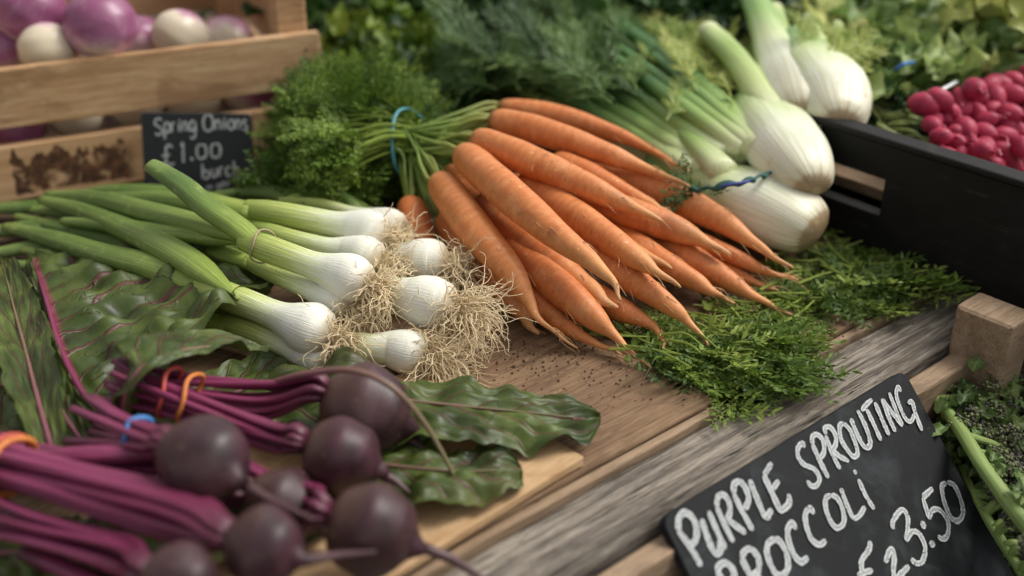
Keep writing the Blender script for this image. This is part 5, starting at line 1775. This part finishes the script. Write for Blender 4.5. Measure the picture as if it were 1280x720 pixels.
# ------------------------------------------------------------------ herbs at the back
def herb(name, label, mat, cx, cy, z, sx, sy, cnt, L, W, bias=(0, -.3, .6), nu=8, nv=6):
    mb = MB()
    for k in range(cnt):
        x, y = cx + RNG.normal(0, sx), cy + RNG.normal(0, sy)
        p = P(x, y, max(.5, z + (cy - y) * .03 + RNG.normal(0, 1.0)))
        d = rnd_dir(bias, .7)
        put_leaf(mb, p, d, rnd_dir((0, -.4, 1), .5), L * RNG.uniform(.6, 1.3), W * RNG.uniform(.6, 1.3), .3, .4, nu, nv, RNG.uniform(0, 1), RNG.uniform(0, 9), .4)
    for k in range(cnt // 4):
        x, y = cx + RNG.normal(0, sx), cy + RNG.normal(0, sy)
        a = P(x, y, z * .3); b = P(x + RNG.normal(0, 14), y - 12, z)
        mb.tube(spline([a, (a + b) / 2 + RNG.normal(0, .004, 3), b], 8), np.linspace(.0016, .0009, 8), 5, cap=False, r=.9)
    tag(mb.build(name, mat, None), label, 'herbs', kind='stuff')


herb('parsley_bunch', 'yellowish green flat parsley behind the crate corner', MT['parsley'], 490, 60, 5.0, 38, 26, 420, .022, .009)
herb('dark_herbs', 'dark leafy herbs along the back of the stall', MT['darkleaf'], 620, 10, 6.0, 130, 20, 700, .03, .012)
herb('dark_herbs', 'dark leafy herbs behind the cut fennel stalks', MT['darkleaf'], 860, 5, 8.0, 70, 22, 320, .03, .012)
herb('dark_herbs', 'dark greens in the gap behind the fennel and radish leaves', MT['darkleaf'], 1080, 30, 6.0, 30, 50, 240, .035, .014)

# ------------------------------------------------------------------ purple sprouting broccoli
def ico():
    t = (1 + 5 ** .5) / 2
    v = np.array([(-1, t, 0), (1, t, 0), (-1, -t, 0), (1, -t, 0), (0, -1, t), (0, 1, t), (0, -1, -t), (0, 1, -t), (t, 0, -1), (t, 0, 1), (-t, 0, -1), (-t, 0, 1)], float)
    v /= np.linalg.norm(v[0])
    f = [(0, 11, 5), (0, 5, 1), (0, 1, 7), (0, 7, 10), (0, 10, 11), (1, 5, 9), (5, 11, 4), (11, 10, 2), (10, 7, 6), (7, 1, 8), (3, 9, 4), (3, 4, 2), (3, 2, 6), (3, 6, 8), (3, 8, 9), (4, 9, 5), (2, 4, 11), (6, 2, 10), (8, 6, 7), (9, 8, 1)]
    return v, f


IV, IF = ico()


def broccoli(label, path, florets, leaves, seed):
    rg = np.random.default_rng(seed)
    ex = np.random.default_rng(seed + 50)
    for _ in range(14):
        fy = ex.uniform(path[0][1], min(path[-1][1], 715))
        florets = florets + [(ex.uniform(min(1175 + (fy - 462) * .6, 1280), 1290), fy, path[0][2] - ex.uniform(.2, 1.2), ex.uniform(8, 13))]
    path = [(a, b, c - 2.2, r) for a, b, c, r in path]
    florets = [(a, b, c - 2.2, r) for a, b, c, r in florets]
    florets = [(a + max(0, 1162 + (b - 462) * .56 - a), b, c, r) for a, b, c, r in florets]
    leaves = [(a, b, c - 2.6, *k) for a, b, c, *k in leaves if a > (1160 if k[2] < .02 else 1182) + (b - 462) * .58]
    pts, rad = pxpath(path, 30)
    base = pts[-1].copy()
    o = thing('broccoli_spear', base, label, 'broccoli', 'purple sprouting broccoli in the front crate')
    mb = MB(); mb.tube(pts, rad, 14, .9, True, bump=.03, seed=seed)
    mb.build('stem', MT['brstem'], o)
    for (x, y, z, r) in florets:
        c = P(x, y, z)
        R = r * depth(c) / FPX
        j = int(np.argmin(np.linalg.norm(pts - c, axis=1)))
        mb = MB()
        mb.tube(spline([pts[j], (pts[j] + c) / 2 + rg.normal(0, .002, 3), c], 8), np.linspace(.0026, .0018, 8), 7)
        mb.build('branch', MT['brstem'], o)
        mb = MB()
        for k in range(170):
            n = unit(rg.normal(0, 1, 3) * np.array([1, 1, .8]))
            if n[2] < -.4:
                continue
            lump = 1 + .35 * math.sin(n[0] * 7 + seed) * math.sin(n[1] * 8 + x)
            s = rg.uniform(.0005, .0013)
            mb.add(c + n * R * lump * rg.uniform(.75, 1.05) + IV * s, IF, None, rg.uniform())
        mb.build('floret', MT['bud'], o)
    for (x, y, z, dx, dy, L, W) in leaves:
        p = P(x, y, z)
        d = unit(P(x + dx, y + dy, z + .3) - p)
        mb = MB()
        put_leaf(mb, p, unit(d + rg.normal(0, .2, 3)), rnd_dir((0, -.4, 1), .25), L, W, .25, .4, 18, 13, rg.uniform(), rg.uniform(0, 9), .3)
        mb.build('leaf', MT['brleaf'], o)


def rleaves(rg, n, x0, x1, y0, y1, z, L):
    return [(rg.uniform(x0, x1), rg.uniform(y0, y1), z + rg.normal(0, .6), abs(rg.normal(0, 30)) + 8, rg.normal(-14, 26), L * rg.uniform(.6, 1.2), L * rg.uniform(.22, .42)) for _ in range(n)]


rb = np.random.default_rng(77)
broccoli('broccoli spear with a thick green stem running down beside the slate',
         [(1150, 474, -.4, 5), (1168, 496, -.2, 7), (1198, 534, -.3, 9), (1228, 582, -.4, 9.5), (1264, 632, -.9, 11), (1310, 690, -1.6, 13)],
         [(1158, 462, -.2, 15), (1180, 470, 0, 14), (1145, 490, -.8, 13), (1196, 490, -.2, 12), (1165, 535, -1.2, 13), (1205, 600, -1.4, 14)], rleaves(rb, 110, 1140, 1295, 470, 720, -1.2, .013), 1)
broccoli('broccoli spear with purple heads beside the corner post',
         [(1215, 490, -.8, 4), (1240, 540, -1.4, 5), (1275, 600, -2.2, 6), (1310, 660, -2.6, 6)],
         [(1215, 495, -.5, 15), (1240, 515, -.6, 15), (1225, 540, -.9, 13), (1262, 545, -.8, 14), (1245, 570, -1.2, 13)], rleaves(rb, 60, 1200, 1290, 490, 660, -1.0, .013), 2)
broccoli('leafy broccoli spear low at the right edge beside the slate',
         [(1190, 560, -2.8, 4), (1230, 640, -3.4, 6), (1280, 720, -4, 7)],
         [(1180, 570, -2.2, 14), (1225, 650, -2.2, 15), (1200, 620, -2.4, 14), (1250, 690, -2.4, 14), (1270, 620, -2.2, 13)], rleaves(rb, 40, 1170, 1300, 560, 720, -2.6, .026), 3)
broccoli('dark broccoli spear in the shade behind the post',
         [(1265, 540, -2.4, 7), (1300, 590, -2.6, 9), (1330, 640, -3, 10)],
         [(1262, 525, -1.8, 16), (1285, 545, -1.8, 16), (1300, 580, -2, 14)], rleaves(rb, 14, 1255, 1310, 520, 640, -2.4, .024), 4)
S_R = float((STR - A0) @ E1)
D_R = float((STR - A0) @ E2)


def beside(ds, dd, dz):
    """point right of the slate, ds past its edge, dd down its slope, dz above it"""
    return A0 + E1 * (S_R + ds) + E2 * (D_R - dd * math.cos(th)) + Z * (STR[2] - dd * math.sin(th) + dz)


mb = MB()
for k in range(900):
    p = beside(rb.uniform(.005, .13), rb.uniform(.022, .18), rb.uniform(-.03, .004))
    put_leaf(mb, p, rnd_dir((.35, -.1, .35), .5), rnd_dir((0, -.4, 1), .4), rb.uniform(.007, .017), rb.uniform(.003, .006), .3, .6, 9, 7, rb.uniform(), rb.uniform(0, 9), .5)
tag(mb.build('broccoli_leaves', MT['brleaf'], None), 'grey green frilly broccoli leaves filling the front crate beside the slate', 'leaves', kind='stuff')
spears = [o_ for o_ in bpy.data.objects if o_.name.startswith('broccoli_spear')]
for k in range(46):
    c_ = beside(rb.uniform(.008, .11), rb.uniform(.012, .17), rb.uniform(-.004, .008))
    mb = MB()
    R_ = rb.uniform(.0035, .0065)
    for j in range(70):
        n_ = unit(rb.normal(0, 1, 3))
        if n_[2] < -.3:
            continue
        mb.add(c_ + n_ * R_ * np.array([1.2, 1.2, .8]) * rb.uniform(.6, 1.1) + IV * rb.uniform(.0005, .0012), IF, None, rb.uniform())
    mb.build('floret', MT['bud'], spears[k % len(spears)])

mb = MB()
rs = np.random.default_rng(5)
for (cx, cy, sx_, sy_, n_) in ((660, 445, 50, 14, 170), (760, 455, 60, 16, 90), (860, 480, 60, 14, 60), (700, 500, 60, 20, 40), (1000, 420, 60, 14, 40)):
    for _ in range(n_):
        p = P(cx + rs.normal(0, sx_), cy + rs.normal(0, sy_), .05)
        mb.add(p + IV * rs.uniform(.0002, .0007) * np.array([1.2, 1, .7]) * rs.uniform(.7, 1.3, (12, 1)), IF, None, rs.uniform())
tag(mb.build('soil_crumbs', MT['soil'], None), 'dry soil crumbs scattered on the board by the onion roots', 'soil', kind='stuff')

for o in list(bpy.data.objects):
    if '_o' in o:
        del o['_o']
